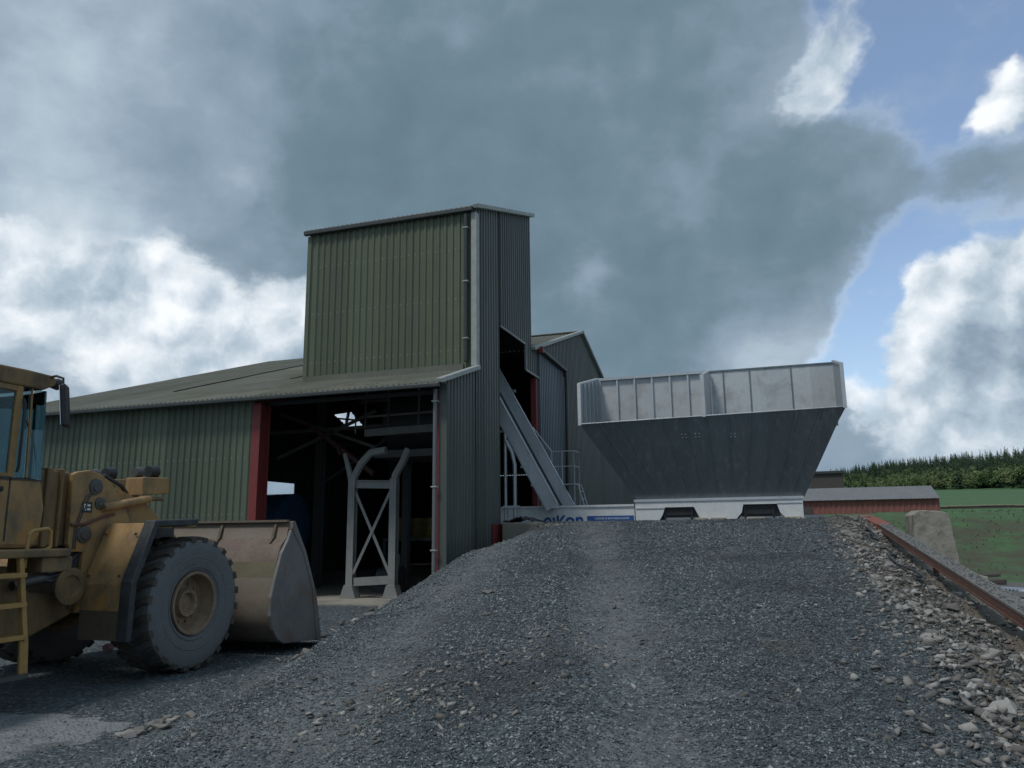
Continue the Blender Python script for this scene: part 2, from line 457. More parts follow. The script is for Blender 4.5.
def leaf_mat(name, stops):
    m, t, b = new_mat(name)
    g = t.node('ShaderNodeNewGeometry')
    c = t.ramp(t.noise(g.outputs['Position'], .16, 3, .6), stops)
    c = t.mix(t.math('MULTIPLY', t.noise(g.outputs['Position'], 2.0, 3), .3), c, (.03,.05,.02))
    t.put(b.inputs['Base Color'], c); b.inputs['Roughness'].default_value = .8
    return m
M['spruce'] = leaf_mat('spruce_needles', [(0.3,(.045,.088,.048)),(.7,(.075,.125,.060))])
M['larch'] = leaf_mat('broadleaf_green', [(0.3,(.11,.175,.07)),(.5,(.18,.25,.09)),(.7,(.25,.265,.13))])
M['blade'] = leaf_mat('grass_blades', [(0.3,(.07,.13,.05)),(.7,(.13,.17,.07))])

# ------------------------------------------------------------------ terrain
_tab = rng.random((256,256)).astype(np.float64)
def vnoise(x, y):
    xi = np.floor(x).astype(int); yi = np.floor(y).astype(int)
    fx = x-xi; fy = y-yi; fx = fx*fx*(3-2*fx); fy = fy*fy*(3-2*fy)
    g = lambda a, b: _tab[a & 255, b & 255]
    return (g(xi,yi)*(1-fx)+g(xi+1,yi)*fx)*(1-fy) + (g(xi,yi+1)*(1-fx)+g(xi+1,yi+1)*fx)*fy - .5
def fbm(x, y, o=4):
    s = 0; a = 1.0
    for i in range(o):
        s = s + a*vnoise(x*2**i+17.3*i, y*2**i+5.1*i); a *= .5
    return s
def sstep(a, b, v):
    u = np.clip((v-a)/(b-a), 0, 1); return u*u*(3-2*u)

def ramp_top(y):
    z = .115 + .085*y
    z = np.where(z > 1.80, 1.80 + .08*(1-np.exp(-(z-1.80)/.08)), z)
    return np.maximum(z, .02)
def shoulder(y): return np.interp(y, [-4,0,5,10,16,19,19.9,20.7,24], [-2.7,-3.05,-3.75,-4.5,-5.95,-5.8,-5.75,-7.0,-7.2])
def terrain(x, y, fine=True):
    x = np.asarray(x, float); y = np.asarray(y, float)
    zt = ramp_top(y)
    xl = shoulder(y) + .25*fbm(x*.7, y*.7, 2); xr = np.interp(y, [13,17,21], [1.0,1.12,1.85]) + .22*fbm(x*.9+9, y*.9, 3)
    # rounded shoulders
    left = zt - .6*np.maximum(0, xl-x) - .05*np.exp(-((x-xl)/.5)**2)
    right = zt - .33*np.clip(x-xr, 0, 1.3) - .75*np.maximum(0, x-2.3)
    z = np.minimum(left, right)
    z = np.where(y > 24.5, np.minimum(z, zt), z)
    low = np.zeros_like(x)
    z = np.maximum(z, low)
    # inside the shed the fill only spills round the corner of the doorway
    ins = (x < -7.2) & (y > 16.2)
    sp = np.maximum(0, .74 - .58*np.hypot(x+7.2, y-16.2))
    z = np.where(ins, np.minimum(z, sp), z)
    # platform behind the ramp, bank and rising field to the right and behind
    bank = 2.35*sstep(25, 43, y + 1.5*fbm(x*.12, y*.12, 3)) * sstep(2.0, 4.5, x)
    z = np.maximum(z, bank)
    z = np.where((y > 44), np.maximum(z, 2.35*sstep(44, 62, y)), z)
    field = 2.35 + .05*np.maximum(0, y-62) + np.where(y > 62, 1.2*fbm(x*.012, y*.012, 2), 0)*sstep(62, 160, y)
    # the far wood stands on a rounded hill
    ey = np.interp(x, [-60,10,20,32,45,75,110,200], [620,560,480,390,310,285,275,270])
    field = field + .055*np.clip(y-ey, 0, 170)*sstep(8, 40, x)
    z = np.where(y > 62, field, z)
    if fine:
        near = np.exp(-np.maximum(0, np.hypot(x, y)-24)/10)
        rough = sstep(.85, 1.35, x)*(1-sstep(2.6, 3.4, x))
        ramp_zone = sstep(-9, -4, x)*(1-sstep(20, 23, y))
        z = z + near*(.045*fbm(x*.8, y*.8, 4)*(.35+.65*ramp_zone) + .016*fbm(x*5, y*5, 3) + rough*(.16*fbm(x*2.2, y*2.2, 4)))
        # wheel ruts running up the ramp
        u = x+.245*(y-4.3)+.12*np.sin(y*.9)
        rut = np.exp(-((u+.75)/.34)**2) + np.exp(-((u+2.85)/.34)**2) - .7*np.exp(-((u+1.35)/.2)**2) - .7*np.exp(-((u+3.45)/.2)**2)
        z = z - .085*rut*ramp_zone*(1-sstep(17, 20, y))
    return z

def axis_coords(lo, hi, step, far_lo, far_hi, g=1.12):
    c = list(np.arange(lo, hi+1e-6, step))
    s = step; v = hi
    while v < far_hi:
        s = min(s*g, 60); v += s; c.append(v)
    s = step; v = lo; pre = []
    while v > far_lo:
        s = min(s*g, 60); v -= s; pre.append(v)
    return np.array(pre[::-1] + c)
gx = axis_coords(-12.5, 5.0, .085, -900, 900)
gy = axis_coords(2.0, 24.0, .085, -60, 1500)
GXm, GYm = np.meshgrid(gx, gy)
GZ = terrain(GXm, GYm)
nx, ny = len(gx), len(gy)
cx = (GXm[:-1,:-1]+GXm[1:,1:])/2; cy = (GYm[:-1,:-1]+GYm[1:,1:])/2
cz = (GZ[:-1,:-1]+GZ[1:,1:])/2
ids = np.arange(nx*ny).reshape(ny, nx)
quads = np.stack([ids[:-1,:-1], ids[:-1,1:], ids[1:,1:], ids[1:,:-1]], -1)
is_ramp = (cx > shoulder(cy)-ramp_top(cy)/.6) & (cx < 3.4) & (cy < 24.5) & (cy > 0) & ~((cx < -7.2) & (cy > 16.2))
is_grass = ((cx > 3.4) & (cy > 26.5 + .9*fbm(cx*.6, cy*.6, 3))) | ((cy > 52) & (cx > 13.5)) | (cy > 78) | (cx < -60) | (cx > 25) | (cy < -30)
lab = np.where(is_grass, 2, np.where(is_ramp, 1, 0))

earth_f = sstep(.75, 1.25, GXm)*(GYm < 26) + np.where((GYm > 24.5) & (GYm < 55) & (GXm > 2.6), .66 - .22*sstep(29, 43, GYm), 0)
fines_f = ((GXm > 2.6) & (GYm < 30)).astype(float)*(.5+.5*sstep(-.3,.3,fbm(GXm*.7,GYm*.7,3)))
fines_f = np.maximum(fines_f, ((GXm < -7.2) & (GYm > 15.8))*.5)

# pale crusted patch of concrete fines in the yard
PATCH = [(-9.2,5.35),(-8.2,5.55),(-7.2,5.72),(-6.7,5.70),(-6.3,5.86),(-5.9,5.80),(-5.52,5.84),(-5.38,5.6),(-5.45,5.35),(-5.32,5.2),(-5.42,4.95),(-5.5,4.75),(-5.55,4.45),(-5.5,4.1),(-6.2,3.4),(-7.5,3.0),(-9.0,3.4)]
def in_patch(x, y):
    x = x+.10*fbm(x*4, y*4, 3); y = y+.10*fbm(x*4+7, y*4+3, 3)
    c = np.zeros(x.shape, bool); j = len(PATCH)-1
    for i in range(len(PATCH)):
        xi, yi = PATCH[i]; xj, yj = PATCH[j]
        c ^= ((yi > y) != (yj > y)) & (x < (xj-xi)*(y-yi)/(yj-yi+1e-12)+xi)
        j = i
    return c
patch_f = in_patch(GXm, GYm).astype(float)

def grid_object(name, sel, mat):
    q = quads[sel]
    used, inv = np.unique(q.ravel(), return_inverse=True)
    me = bpy.data.meshes.new(name)
    nv, nf = len(used), len(q)
    co = np.stack([GXm.ravel()[used], GYm.ravel()[used], GZ.ravel()[used]], -1)
    me.vertices.add(nv); me.vertices.foreach_set('co', co.ravel())
    me.loops.add(nf*4); me.loops.foreach_set('vertex_index', inv.astype(np.int32))
    me.polygons.add(nf); me.polygons.foreach_set('loop_start', np.arange(0, nf*4, 4, dtype=np.int32))
    me.polygons.foreach_set('loop_total', np.full(nf, 4, dtype=np.int32))
    me.update(calc_edges=True); me.validate()
    for nm, f in (('earth', earth_f), ('fines', fines_f), ('patch', patch_f)):
        a = me.attributes.new(nm, 'FLOAT', 'POINT'); a.data.foreach_set('value', f.ravel()[used].astype(np.float32))
    me.polygons.foreach_set('use_smooth', np.ones(nf, bool))
    me.materials.append(mat)
    o = bpy.data.objects.new(name, me); COL.objects.link(o)
    return o
tag(grid_object('ground', lab == 0, M['gravel']), kind='structure')
tag(grid_object('ramp', lab == 1, M['gravel']), kind='structure')
tag(grid_object('field', lab == 2, M['grass']), kind='structure')

# ------------------------------------------------------------------ loose stones
def ico():
    bm = bmesh.new(); bmesh.ops.create_icosphere(bm, subdivisions=1, radius=1)
    v = np.array([p.co[:] for p in bm.verts]); f = np.array([[q.index for q in fc.verts] for fc in bm.faces]); bm.free()
    return v, f
ICO_V, ICO_F = ico()
def ico2():
    bm = bmesh.new(); bmesh.ops.create_icosphere(bm, subdivisions=2, radius=1)
    v = np.array([p.co[:] for p in bm.verts]); f = np.array([[q.index for q in fc.verts] for fc in bm.faces]); bm.free()
    return v, f
IC2_V, IC2_F = ico2()

def hull(npts, seed):
    """a broken stone: the convex hull of a few random points"""
    r = np.random.default_rng(seed); bm = bmesh.new()
    for _ in range(npts):
        q_ = r.normal(size=3); q_ /= np.linalg.norm(q_)
        bm.verts.new(q_*(.75+.45*r.random()))
    bmesh.ops.convex_hull(bm, input=list(bm.verts))
    for v_ in [v_ for v_ in bm.verts if not v_.link_faces]: bm.verts.remove(v_)
    bmesh.ops.triangulate(bm, faces=list(bm.faces)); bmesh.ops.recalc_face_normals(bm, faces=list(bm.faces))
    bm.verts.index_update()
    v = np.array([q_.co[:] for q_ in bm.verts]); f = np.array([[q_.index for q_ in fc.verts] for fc in bm.faces]); bm.free()
    return v, f
SHARDS = [hull(8+i % 4, 40+i) for i in range(14)]

def stones_mesh(name, X, Y, S, mat, sink=.25, flat=.62):
    """many loose broken stones lying on the ground, one mesh"""
    cos_, fcs_ = [], []; base = 0
    pick = rng.integers(0, len(SHARDS), len(X))
    for ti, (V, F) in enumerate(SHARDS):
        m_ = pick == ti; n = int(m_.sum()); k = len(V)
        if n == 0: continue
        x0, y0, s0 = X[m_], Y[m_], S[m_]
        ang = rng.random(n)*2*pi; ca, sa = np.cos(ang), np.sin(ang)
        sc = s0[:,None]*np.stack([.8+.75*rng.random(n), .65+.45*rng.random(n), flat*(.6+.7*rng.random(n))], -1)
        # tumble the shard before flattening it
        a1 = rng.random(n)*2*pi; c1, s1 = np.cos(a1)[:,None], np.sin(a1)[:,None]
        L = np.repeat(V[None,:,:], n, 0)
        L = np.stack([L[:,:,0], L[:,:,1]*c1-L[:,:,2]*s1, L[:,:,1]*s1+L[:,:,2]*c1], -1)*sc[:,None,:]*1.1
        tx = (rng.random(n)-.5)*1.1; ty = (rng.random(n)-.5)*1.1
        y1 = L[:,:,1]*np.cos(tx)[:,None]-L[:,:,2]*np.sin(tx)[:,None]; z1 = L[:,:,1]*np.sin(tx)[:,None]+L[:,:,2]*np.cos(tx)[:,None]
        x1 = L[:,:,0]*np.cos(ty)[:,None]+z1*np.sin(ty)[:,None]; z2 = -L[:,:,0]*np.sin(ty)[:,None]+z1*np.cos(ty)[:,None]
        wx = x1*ca[:,None]-y1*sa[:,None]+x0[:,None]; wy = x1*sa[:,None]+y1*ca[:,None]+y0[:,None]
        Z_ = terrain(x0, y0) + s0*flat*(1-2*sink)*.9
        cos_.append(np.stack([wx, wy, z2+Z_[:,None]], -1).reshape(-1,3))
        fcs_.append((F[None,:,:]+(np.arange(n)*k)[:,None,None]).reshape(-1,3)+base); base += n*k
    co = np.concatenate(cos_); fs = np.concatenate(fcs_); nf = len(fs)
    me = bpy.data.meshes.new(name)
    me.vertices.add(len(co)); me.vertices.foreach_set('co', co.ravel())
    me.loops.add(nf*3); me.loops.foreach_set('vertex_index', fs.ravel().astype(np.int32))
    me.polygons.add(nf); me.polygons.foreach_set('loop_start', np.arange(0, nf*3, 3, dtype=np.int32))
    me.polygons.foreach_set('loop_total', np.full(nf, 3, dtype=np.int32))
    me.update(calc_edges=True)
    me.materials.append(mat)
    o = bpy.data.objects.new(name, me); COL.objects.link(o)
    return o

def seen(X, Y):
    """keep only what lies in the field of view widened by a few metres"""
    az = np.arctan2(X, Y)+radians(18.7)
    return (np.abs(az) < radians(40))
# slate chippings on the ramp and yard, thinning with distance
def chips(n, y0, y1, x0, x1, s0, s1, pw=1.0):
    Y = y0+(y1-y0)*rng.random(n)**pw; X = x0+(x1-x0)*rng.random(n)
    k = seen(X, Y) & (X > -13) & ~((X < -7.3) & (Y > 15.6))
    X, Y = X[k], Y[k]
    # fewer on the rubble slope and in the smooth tracks
    d = rng.random(len(X))
    keep = d < np.where(X > 1.05, 1.0, np.where(X < shoulder(Y)-ramp_top(Y)/.6-.1, .16, 1))*(.62+.6*(fbm(X*.8,Y*.25,3)+.3))
    X, Y = X[keep], Y[keep]
    u = X+.245*(Y-4.3)
    tr_ = np.maximum(np.exp(-((u+.75)/.4)**2), np.exp(-((u+2.85)/.4)**2))
    k2 = rng.random(len(X)) > .6*tr_; X, Y = X[k2], Y[k2]
    pale = in_patch(X, Y) & (rng.random(len(X)) < .95)
    X, Y = X[~pale], Y[~pale]
    S = s0+(s1-s0)*rng.random(len(X))**2.2
    return X, Y, S
cs = [chips(235000, 3.2, 7.6, -6.5, 1.9, .004, .0135), chips(110000, 7.6, 13, -8.5, 1.9, .0075, .018), chips(30000, 13, 21, -9.0, 1.9, .013, .027)]
X = np.concatenate([c[0] for c in cs]); Y = np.concatenate([c[1] for c in cs]); S = np.concatenate([c[2] for c in cs])
o = stones_mesh('gravel', X, Y, S, M['chips'], sink=.3)
tag(o, 'dark slate chippings strewn over the ramp and yard', 'gravel', kind='stuff')

def clump(n, fx, fy, s0, s1, pw=2.0):
    X, Y = fx(n), fy(n)
    S = s0+(s1-s0)*rng.random(len(X))**pw
    return X, Y, S
def slope_x(n): return 1.0+np.abs(rng.normal(0, .5, n))+np.where(rng.random(n) < .3, .38, .14)*rng.normal(size=n)
cl = [clump(11000, slope_x, lambda n: 3.6+17.5*rng.random(n)**1.15, .008, .046, 2.8)]
c2 = clump(420, lambda n: -2.5+.38*rng.normal(size=n), lambda n: 5.0+.5*rng.normal(size=n), .010, .032)
c3 = clump(160, lambda n: -1.75+.5*rng.normal(size=n), lambda n: 6.4+.7*rng.normal(size=n), .012, .034)
# stones that rolled to the toe of the bank by the doorway and by the concrete block
tt = rng.random(150); ty_ = 8.5+8.2*tt
c4 = (np.interp(ty_, [8.5,10.4,16.7], [-5.9,-6.35,-8.4])+.18*rng.normal(size=150), ty_, .02+.07*rng.random(150)**2)
c5 = clump(110, lambda n: -5.75+.2*rng.normal(size=n), lambda n: 19.5+.3*rng.normal(size=n), .02, .07)
c6 = clump(220, lambda n: -4.5+6*rng.random(n), lambda n: 4+15*rng.random(n), .012, .028, 3)
al = cl+[c2,c3,c4,c5,c6]
X = np.concatenate([c[0] for c in al]); Y = np.concatenate([c[1] for c in al]); S = np.concatenate([c[2] for c in al])
X = np.where((X > .7) & (Y > 13), X+np.interp(Y, [13,17,21], [0,.12,.8]), X)
o = stones_mesh('rubble', X, Y, S, M['rubble'], sink=.2, flat=.6)
tag(o, 'pale quarry rubble tipped along the edge of the ramp', 'rubble', kind='stuff')

# bigger rocks one can count
def rock(x, y, s, label, group=None, seed=0, tall=.62):
    r = np.random.default_rng(seed)
    v, F_ = hull(13+int(r.integers(0, 8)), 5000+seed)
    v = v*np.array([1+.5*r.random(), .8+.3*r.random(), tall])*s*1.05
    a = r.random()*2*pi
    v = np.stack([v[:,0]*cos(a)-v[:,1]*sin(a), v[:,0]*sin(a)+v[:,1]*cos(a), v[:,2]], -1)
    z = float(terrain(np.array([x]), np.array([y]))[0])
    mb = MB(); mb.add(v, [tuple(int(i_) for i_ in f) for f in F_])
    ob = mb.build('rock', M['rubble'], fix=False)
    if s > .03:
        bv = ob.modifiers.new('worn edges', 'BEVEL'); bv.width = s*.07; bv.segments = 1; bv.limit_method = 'ANGLE'; bv.angle_limit = radians(20)
    ob.location = (x, y, z+s*tall*.45)
    return tag(ob, label, 'rock', group)
k = 0
for i in range(70):
    y = 3.9+16*(i/70)**1.1+random.uniform(-.15,.15); x = 1.05+abs(random.gauss(0,.55))+float(np.interp(y, [13,17,21], [0,.12,.75]))
    rock(x, y, random.uniform(.04,.085)*(1 if y < 12 else 1.25), 'buff rock lying among the rubble between ramp and rusty girder', 'rocks on the rubble slope', 100+i)
rr_ = random.Random(21)
for i in range(16):
    f = i/15; x = -5.12+.12*f*-1+rr_.uniform(-.07,.07); y = 5.32+.8*f+rr_.uniform(-.05,.05)
    rock(x, y, rr_.uniform(.025,.075), 'pale rock in the short row beside the grey concrete patch', 'rocks beside the concrete patch', 340+i, .6)
for i, (x, y, s) in enumerate(((-6.3,10.1,.13),(-6.45,10.7,.08),(-6.9,12.0,.09),(-7.2,12.6,.13),(-7.7,14.0,.09),(-8.0,15.0,.12),(-8.3,15.8,.10),(-8.5,16.6,.12),(-6.2,9.5,.08))):
    rock(x, y, s, 'pale rock at the foot of the gravel bank between bucket and doorway', 'rocks along the foot of the bank', 400+i, .75)
rock(-2.9, 7.7, .05, 'single tan flat stone on the open gravel halfway up the ramp', None, 501, .35)
rock(-3.35, 8.95, .09, 'low rust brown clod in the middle of the ramp', None, 502, .3)

# ------------------------------------------------------------------ shed
SX0, SX1, SXF = -19.6, -7.2, -22.0
FY, RY = 16.2, 44.0
def main_roof(y): return 5.0+.325*(y-15.95) if y <= 30 else 5.0+.325*14.05-.325*(y-30)
TX0, TY0, TY1 = -12.3, 18.3, 23.2
def tower_roof(y): return 10.2+.345*(y-TY0)

shed = thing('shed', 'olive green corrugated metal shed with tall square tower and open red framed doorway', 'shed', (SX1, FY, 0))
# front wall
mb = MB(); mb.corr(SXF, -12.36, lambda s, o: (s, FY-o), lambda s: 0, lambda s: 4.95)
mb.build('wall', M['clad_low'], shed, fix=False)
# gable wall on the plane of the near end
mb = MB(); g = lambda s, o: (SX1+o, s)
mb.corr(FY, TY0, g, lambda s: 0, lambda s: main_roof(s)-.03)
mb.corr(TY0, 20.17, g, lambda s: 0, tower_roof)
mb.corr(20.17, 22.46, g, lambda s: 7.38, tower_roof)
mb.corr(22.46, TY1, g, lambda s: 6.54, tower_roof)
mb.corr(TY1, 23.86, g, lambda s: 6.54, lambda s: main_roof(s)-.03)
mb.corr(23.86, 30, g, lambda s: 0, lambda s: main_roof(s)-.03)
mb.corr(30, RY, g, lambda s: 0, lambda s: main_roof(s)-.03)
mb.build('wall', M['clad_gable'], shed, fix=False)
# far end wall with two daylight openings
mb = MB()
def fw(y0, y1, zb, zt): mb.corr(y0, y1, lambda s, o: (SX0-o, s), zb, zt)
R = lambda s: main_roof(s)-.03
Z = lambda v: (lambda s: v)
fw(FY, 26.65, Z(0), R)
fw(26.65, 28.65, Z(0), Z(2.6)); fw(26.65, 28.65, Z(3.72), R)
fw(28.65, 31.7, Z(0), R)
fw(31.7, 33.2, Z(0), lambda s: 7.12-.33*(s-31.7)); fw(31.7, 33.2, lambda s: 7.14+.22*(s-31.7), R)
fw(33.2, 34.4, Z(0), lambda s: 6.63+.22*(s-33.2)); fw(33.2, 34.4, lambda s: 7.47-.45*(s-33.2), R)
fw(34.4, RY, Z(0), R)
mb.build('wall', M['clad_low'], shed, fix=False)
mb = MB(); mb.corr(SX0, SX1, lambda s, o: (s, RY+o), Z(0), Z(4.9)); mb.build('wall', M['clad_low'], shed, fix=False)
mb = MB()
mb.beam((SX0+.06,32.5,6.4),(SX0+.06,32.9,7.6),.1,.12); mb.beam((SX0+.06,31.6,6.95),(SX0+.06,34.5,7.2),.08,.08); mb.beam((SX0+.06,33.55,6.4),(SX0+.06,33.5,7.5),.06,.06)
mb.build('opening_brace', M['inner_dark'], shed)
# roof
mb = MB()
mb.roof(SXF-.25, TX0, (15.88, main_roof(15.88)), (30.0, main_roof(30.0)))
mb.roof(TX0, SX1+.12, (15.88, main_roof(15.88)), (TY0-.03, main_roof(TY0-.03)))
mb.roof(TX0, SX1+.12, (TY1+.03, main_roof(TY1+.03)), (30.0, main_roof(30.0)))
mb.roof(SX0-.25, SX1+.12, (30.0, main_roof(30.0)), (RY+.2, main_roof(RY+.2)))
rf = mb.build('roof', M['roof'], shed, smooth=True)
mb = MB()
for s in (-1, 1): mb.beam((SX0-.3, 30+s*.14, main_roof(30)+.02), (SX1+.15, 30+s*.14, main_roof(30)+.02), .3, .04, (0, s*.33, 1))
mb.build('ridge_capping', M['roof'], rf)
pieces('verge_trim', M['trim'], rf, [lambda m, a=a, b=b: m.beam((SX1+.07,a,main_roof(a)+.03),(SX1+.07,b,main_roof(b)+.03),.17,.11) for a, b in ((15.9,TY0),(TY1,29.98),(30.02,RY))], bevel=.01)
# lap lines of the old sheets: bolted battens and a flashing strip
pieces('lap_strip', M['wood'], rf, [lambda m, q=q: m.beam((q[0],q[1],main_roof(q[1])+.04),(q[0],q[2],main_roof(q[2])+.04),.10,.025) for q in ((-17.0,18.5,29.2),(-13.6,19.5,25.5))])
mb = MB(); mb.beam((SXF-.2,15.83,4.9),(SX1+.1,15.83,4.9),.1,.10); mb.build('gutter', M['dark_trim'], shed, bevel=.02)
# tower
mb = MB(); mb.corr(TX0, SX1, lambda s, o: (s, TY0-o), lambda s: main_roof(TY0)+.03, lambda s: tower_roof(TY0)-.02)
tw = mb.build('tower_wall', M['clad_front'], shed, fix=False)
mb = MB(); mb.corr(TY0, TY1, lambda s, o: (TX0-o, s), lambda s: main_roof(s)+.0, lambda s: tower_roof(s)-.02)
mb.corr(TX0, SX1, lambda s, o: (s, TY1+o), Z(main_roof(TY1)), Z(tower_roof(TY1)-.02))
mb.build('tower_wall', M['clad_gable'], shed, fix=False)
mb = MB(); mb.roof(TX0-.12, SX1+.12, (TY0-.12, tower_roof(TY0-.12)+.05), (TY1+.12, tower_roof(TY1+.12)+.05))
tr = mb.build('tower_roof', M['roof'], shed, smooth=True)
mb = MB(); mb.box(TX0-.15, SX1-.02, TY0-.17, TY0-.04, tower_roof(TY0)-.13, tower_roof(TY0)+.0)
mb.build('fascia', M['dark_trim'], tr, bevel=.02)
mb = MB(); mb.beam((SX1+.08,TY0-.15,tower_roof(TY0-.15)+.04),(SX1+.08,TY1+.15,tower_roof(TY1+.15)+.04),.15,.12)
mb.build('verge_trim', M['trim'], tr, bevel=.015)
mb = MB(); mb.box(SX1-.09, SX1+.045, TY0-.05, TY0-.035, 5.84, 10.06); mb.box(SX1+.045, SX1+.06, TY0-.05, TY0+.16, 5.84, 10.06)
mb.build('corner_trim', M['trim'], shed)
mb = MB(); mb.box(TX0-.05, TX0+.06, TY0-.05, TY0-.036, 5.86, 10.05); mb.box(TX0-.065, TX0-.05, TY0-.05, TY0+.1, 5.86, 10.05)
mb.build('corner_trim', M['clad_front'], shed)
mb = MB(); mb.tube([(SX1-.22,TY0-.1,10.0),(SX1-.22,TY0-.1,5.95)], .055, 10)
dp = mb.build('downpipe', M['dark_trim'], shed, smooth=True)
pieces('bracket', M['trim'], dp, [lambda m, z=z: m.box(SX1-.29, SX1-.15, TY0-.165, TY0-.03, z, z+.035) for z in (9.6, 8.1, 6.55)])
mb = MB(); mb.box(TX0, SX1-.3, TY0-.09, TY0-.037, main_roof(TY0)-.02, main_roof(TY0)+.14); mb.build('flashing', M['roof'], shed)
# cut edge trim of the gable opening
mb = MB()
mb.beam((SX1+.05,20.14,7.36),(SX1+.05,22.46,7.36),.05,.06); mb.beam((SX1+.05,22.46,7.36),(SX1+.05,22.46,6.54),.05,.06); mb.beam((SX1+.05,22.46,6.54),(SX1+.05,23.86,6.54),.05,.06)
mb.build('opening_trim', M['grey_pipe'], shed)
# annex bay, its gutter and pipe
mb = MB(); mb.corr(23.88, 26.75, lambda s, o: (SX1+.06+o, s), Z(0), Z(7.38))
mb.corr(SX1, SX1+.06, lambda s, o: (s, 23.88), Z(0), Z(7.38)); mb.corr(SX1, SX1+.06, lambda s, o: (s, 26.75), Z(0), Z(7.38))
mb.build('annex_wall', M['clad_annex'], shed, fix=False)
mb = MB(); mb.beam((SX1+.16,23.75,7.46),(SX1+.16,26.95,7.36),.16,.12); gt = mb.build('gutter', M['dark_trim'], shed, bevel=.03)
mb = MB(); mb.tube([(SX1+.18,26.85,7.3),(SX1+.18,26.88,7.0),(SX1+.14,26.88,1.9)], .06, 10); mb.build('downpipe', M['dark_trim'], shed, smooth=True)
pieces('gutter_end', M['red'], gt, [lambda m: m.box(SX1+.07,SX1+.25,23.72,23.84,7.36,7.56), lambda m: m.box(SX1+.08,SX1+.24,26.86,26.97,7.14,7.4)])
# doorway frame and columns
mb = MB(); mb.ibeam((-12.25,16.40,0),(-12.25,16.40,4.85),.22,.40,.03,(0,1,0)); mb.box(-12.37,-12.13,16.17,16.185,0,4.85)
mb.build('door_post', M['red'], shed)
mb = MB(); mb.box(-7.36,-7.24,16.26,16.42,0,4.9); mb.build('door_post', M['red'], shed)
mb = MB(); mb.tube([(-7.31,16.08,4.85),(-7.31,16.08,.5)], .05, 10); dp = mb.build('downpipe', M['grey_pipe'], shed, smooth=True)
pieces('bracket', M['trim'], dp, [lambda m, z=z: m.box(-7.38,-7.24,16.02,16.16,z,z+.03) for z in (4.55, 2.6, 1.2)])
mb = MB(); mb.box(-7.16,-7.05,FY-.04,FY-.02,0,4.98); mb.box(-7.24,-7.16,FY-.04,FY-.02,0,4.98); mb.build('corner_trim', M['clad_gable'], shed)
mb = MB(); mb.box(SX1+.04,SX1+.07,19.38,20.15,.5,1.80); mb.build('post_foot', M['red'], shed)
mb = MB(); mb.box(SX1-.16,SX1+.02,23.62,23.86,0,6.52); mb.build('door_post', M['red'], shed)
mb = MB(); mb.beam((-12.1,16.45,4.86),(-7.4,16.45,4.86),.08,.1); mb.build('lintel', M['black'], shed)
# inside framing that shows through the doorway
pieces('column', M['inner_dark'], shed, [lambda m, x=x, y=y: m.ibeam((x,y,0),(x,y,main_roof(y)-.35),.2,.3,.02,(0,1,0)) for y in (20.6, 25.4, 30.0, 36.0) for x in (SX0+.3, -13.2, SX1-.35) if not (x > -8 and 20 < y < 24)])
pieces('rafter', M['red'], shed, [lambda m, x=x, a=a, b=b: m.ibeam((x,a,main_roof(a)-.35),(x,b,main_roof(b)-.35),.16,.3,.02) for x in (SX0+.3, -16.2, -13.2) for a, b in ((16.4,30),(30,43.6))])
pieces('purlin', M['inner_dark'], shed, [lambda m, y=y: m.beam((SX0+.1,y,main_roof(y)-.14),((SX1-.1 if y < TY0-.1 or y > TY1+.2 else TX0),y,main_roof(y)-.14),.06,.14) for y in np.arange(17.6, 43, 1.6)])
pieces('roof_brace', M['stand'], shed, [lambda m, q=q: m.beam(q[0], q[1], .07, .09) for q in (((-14.6,20.4,5.3),(-11.2,20.4,4.1)),((-14.6,20.4,3.9),(-11.2,20.4,5.2)),((-16,20.45,4.7),(-10.9,20.45,4.75)),((-15.5,24,3.2),(-12.6,24,4.9)),((-12.9,22.5,5.9),(-7.5,22.5,5.9)),((-12.4,23,4.6),(-9.8,23,6.3)))])
mb = MB(); mb.box(SX1-.45,SX1-.08,19.9,24.0,0,1.84); mb.build('dwarf_wall', M['concrete'], shed)

# concrete floor of the shed
mb = MB(); mb.box(SX0+.1, -7.75, 16.0, 43.8, -.2, .03)
tag(mb.build('floor', M['concrete_floor']), kind='structure')

# ------------------------------------------------------------------ inside the shed
st = thing('mixer_stand', 'pale grey steel leg frame with cross bracing standing in the doorway', 'steel frame', (-9.65,17.6,0))
for (x, y) in ((-10.22,17.5),(-9.1,17.6)):
    mb = MB()
    mb.ibeam((x,y,.05),(x,y,2.95),.19,.18,.025,(0,1,0)); mb.prism([(x-.22,.03),(x+.22,.03),(x+.11,.35),(x-.11,.35)],'Y',y-.14,y+.14)
    mb.build('leg', M['stand'], st, bevel=.006)
mb = MB()
mb.tube([(-10.2,17.5,2.75),(-10.2,17.5,3.0),(-10.0,17.5,3.35),(-9.72,17.5,3.62),(-9.3,17.5,3.66)], .1, 8)
mb.build('arm', M['stand'], st, smooth=True)
mb = MB(); mb.tube([(-10.25,17.52,2.85),(-10.38,17.52,3.25),(-10.5,17.52,3.62)], [.1,.07,.055], 8); mb.build('arm', M['stand'], st, smooth=True)
mb = MB(); mb.tube([(-9.1,17.6,2.75),(-9.08,17.6,3.02),(-8.85,17.6,3.4),(-8.72,17.6,3.68)], .1, 8); mb.build('arm', M['stand'], st, smooth=True)
mb = MB(); mb.ibeam((-10.1,17.5,2.83),(-9.2,17.6,2.80),.12,.2,.02); mb.build('cross_beam', M['stand'], st)
mb = MB(); mb.beam((-10.12,17.5,.42),(-9.2,17.6,.47),.1,.2); mb.build('cross_beam', M['stand'], st)
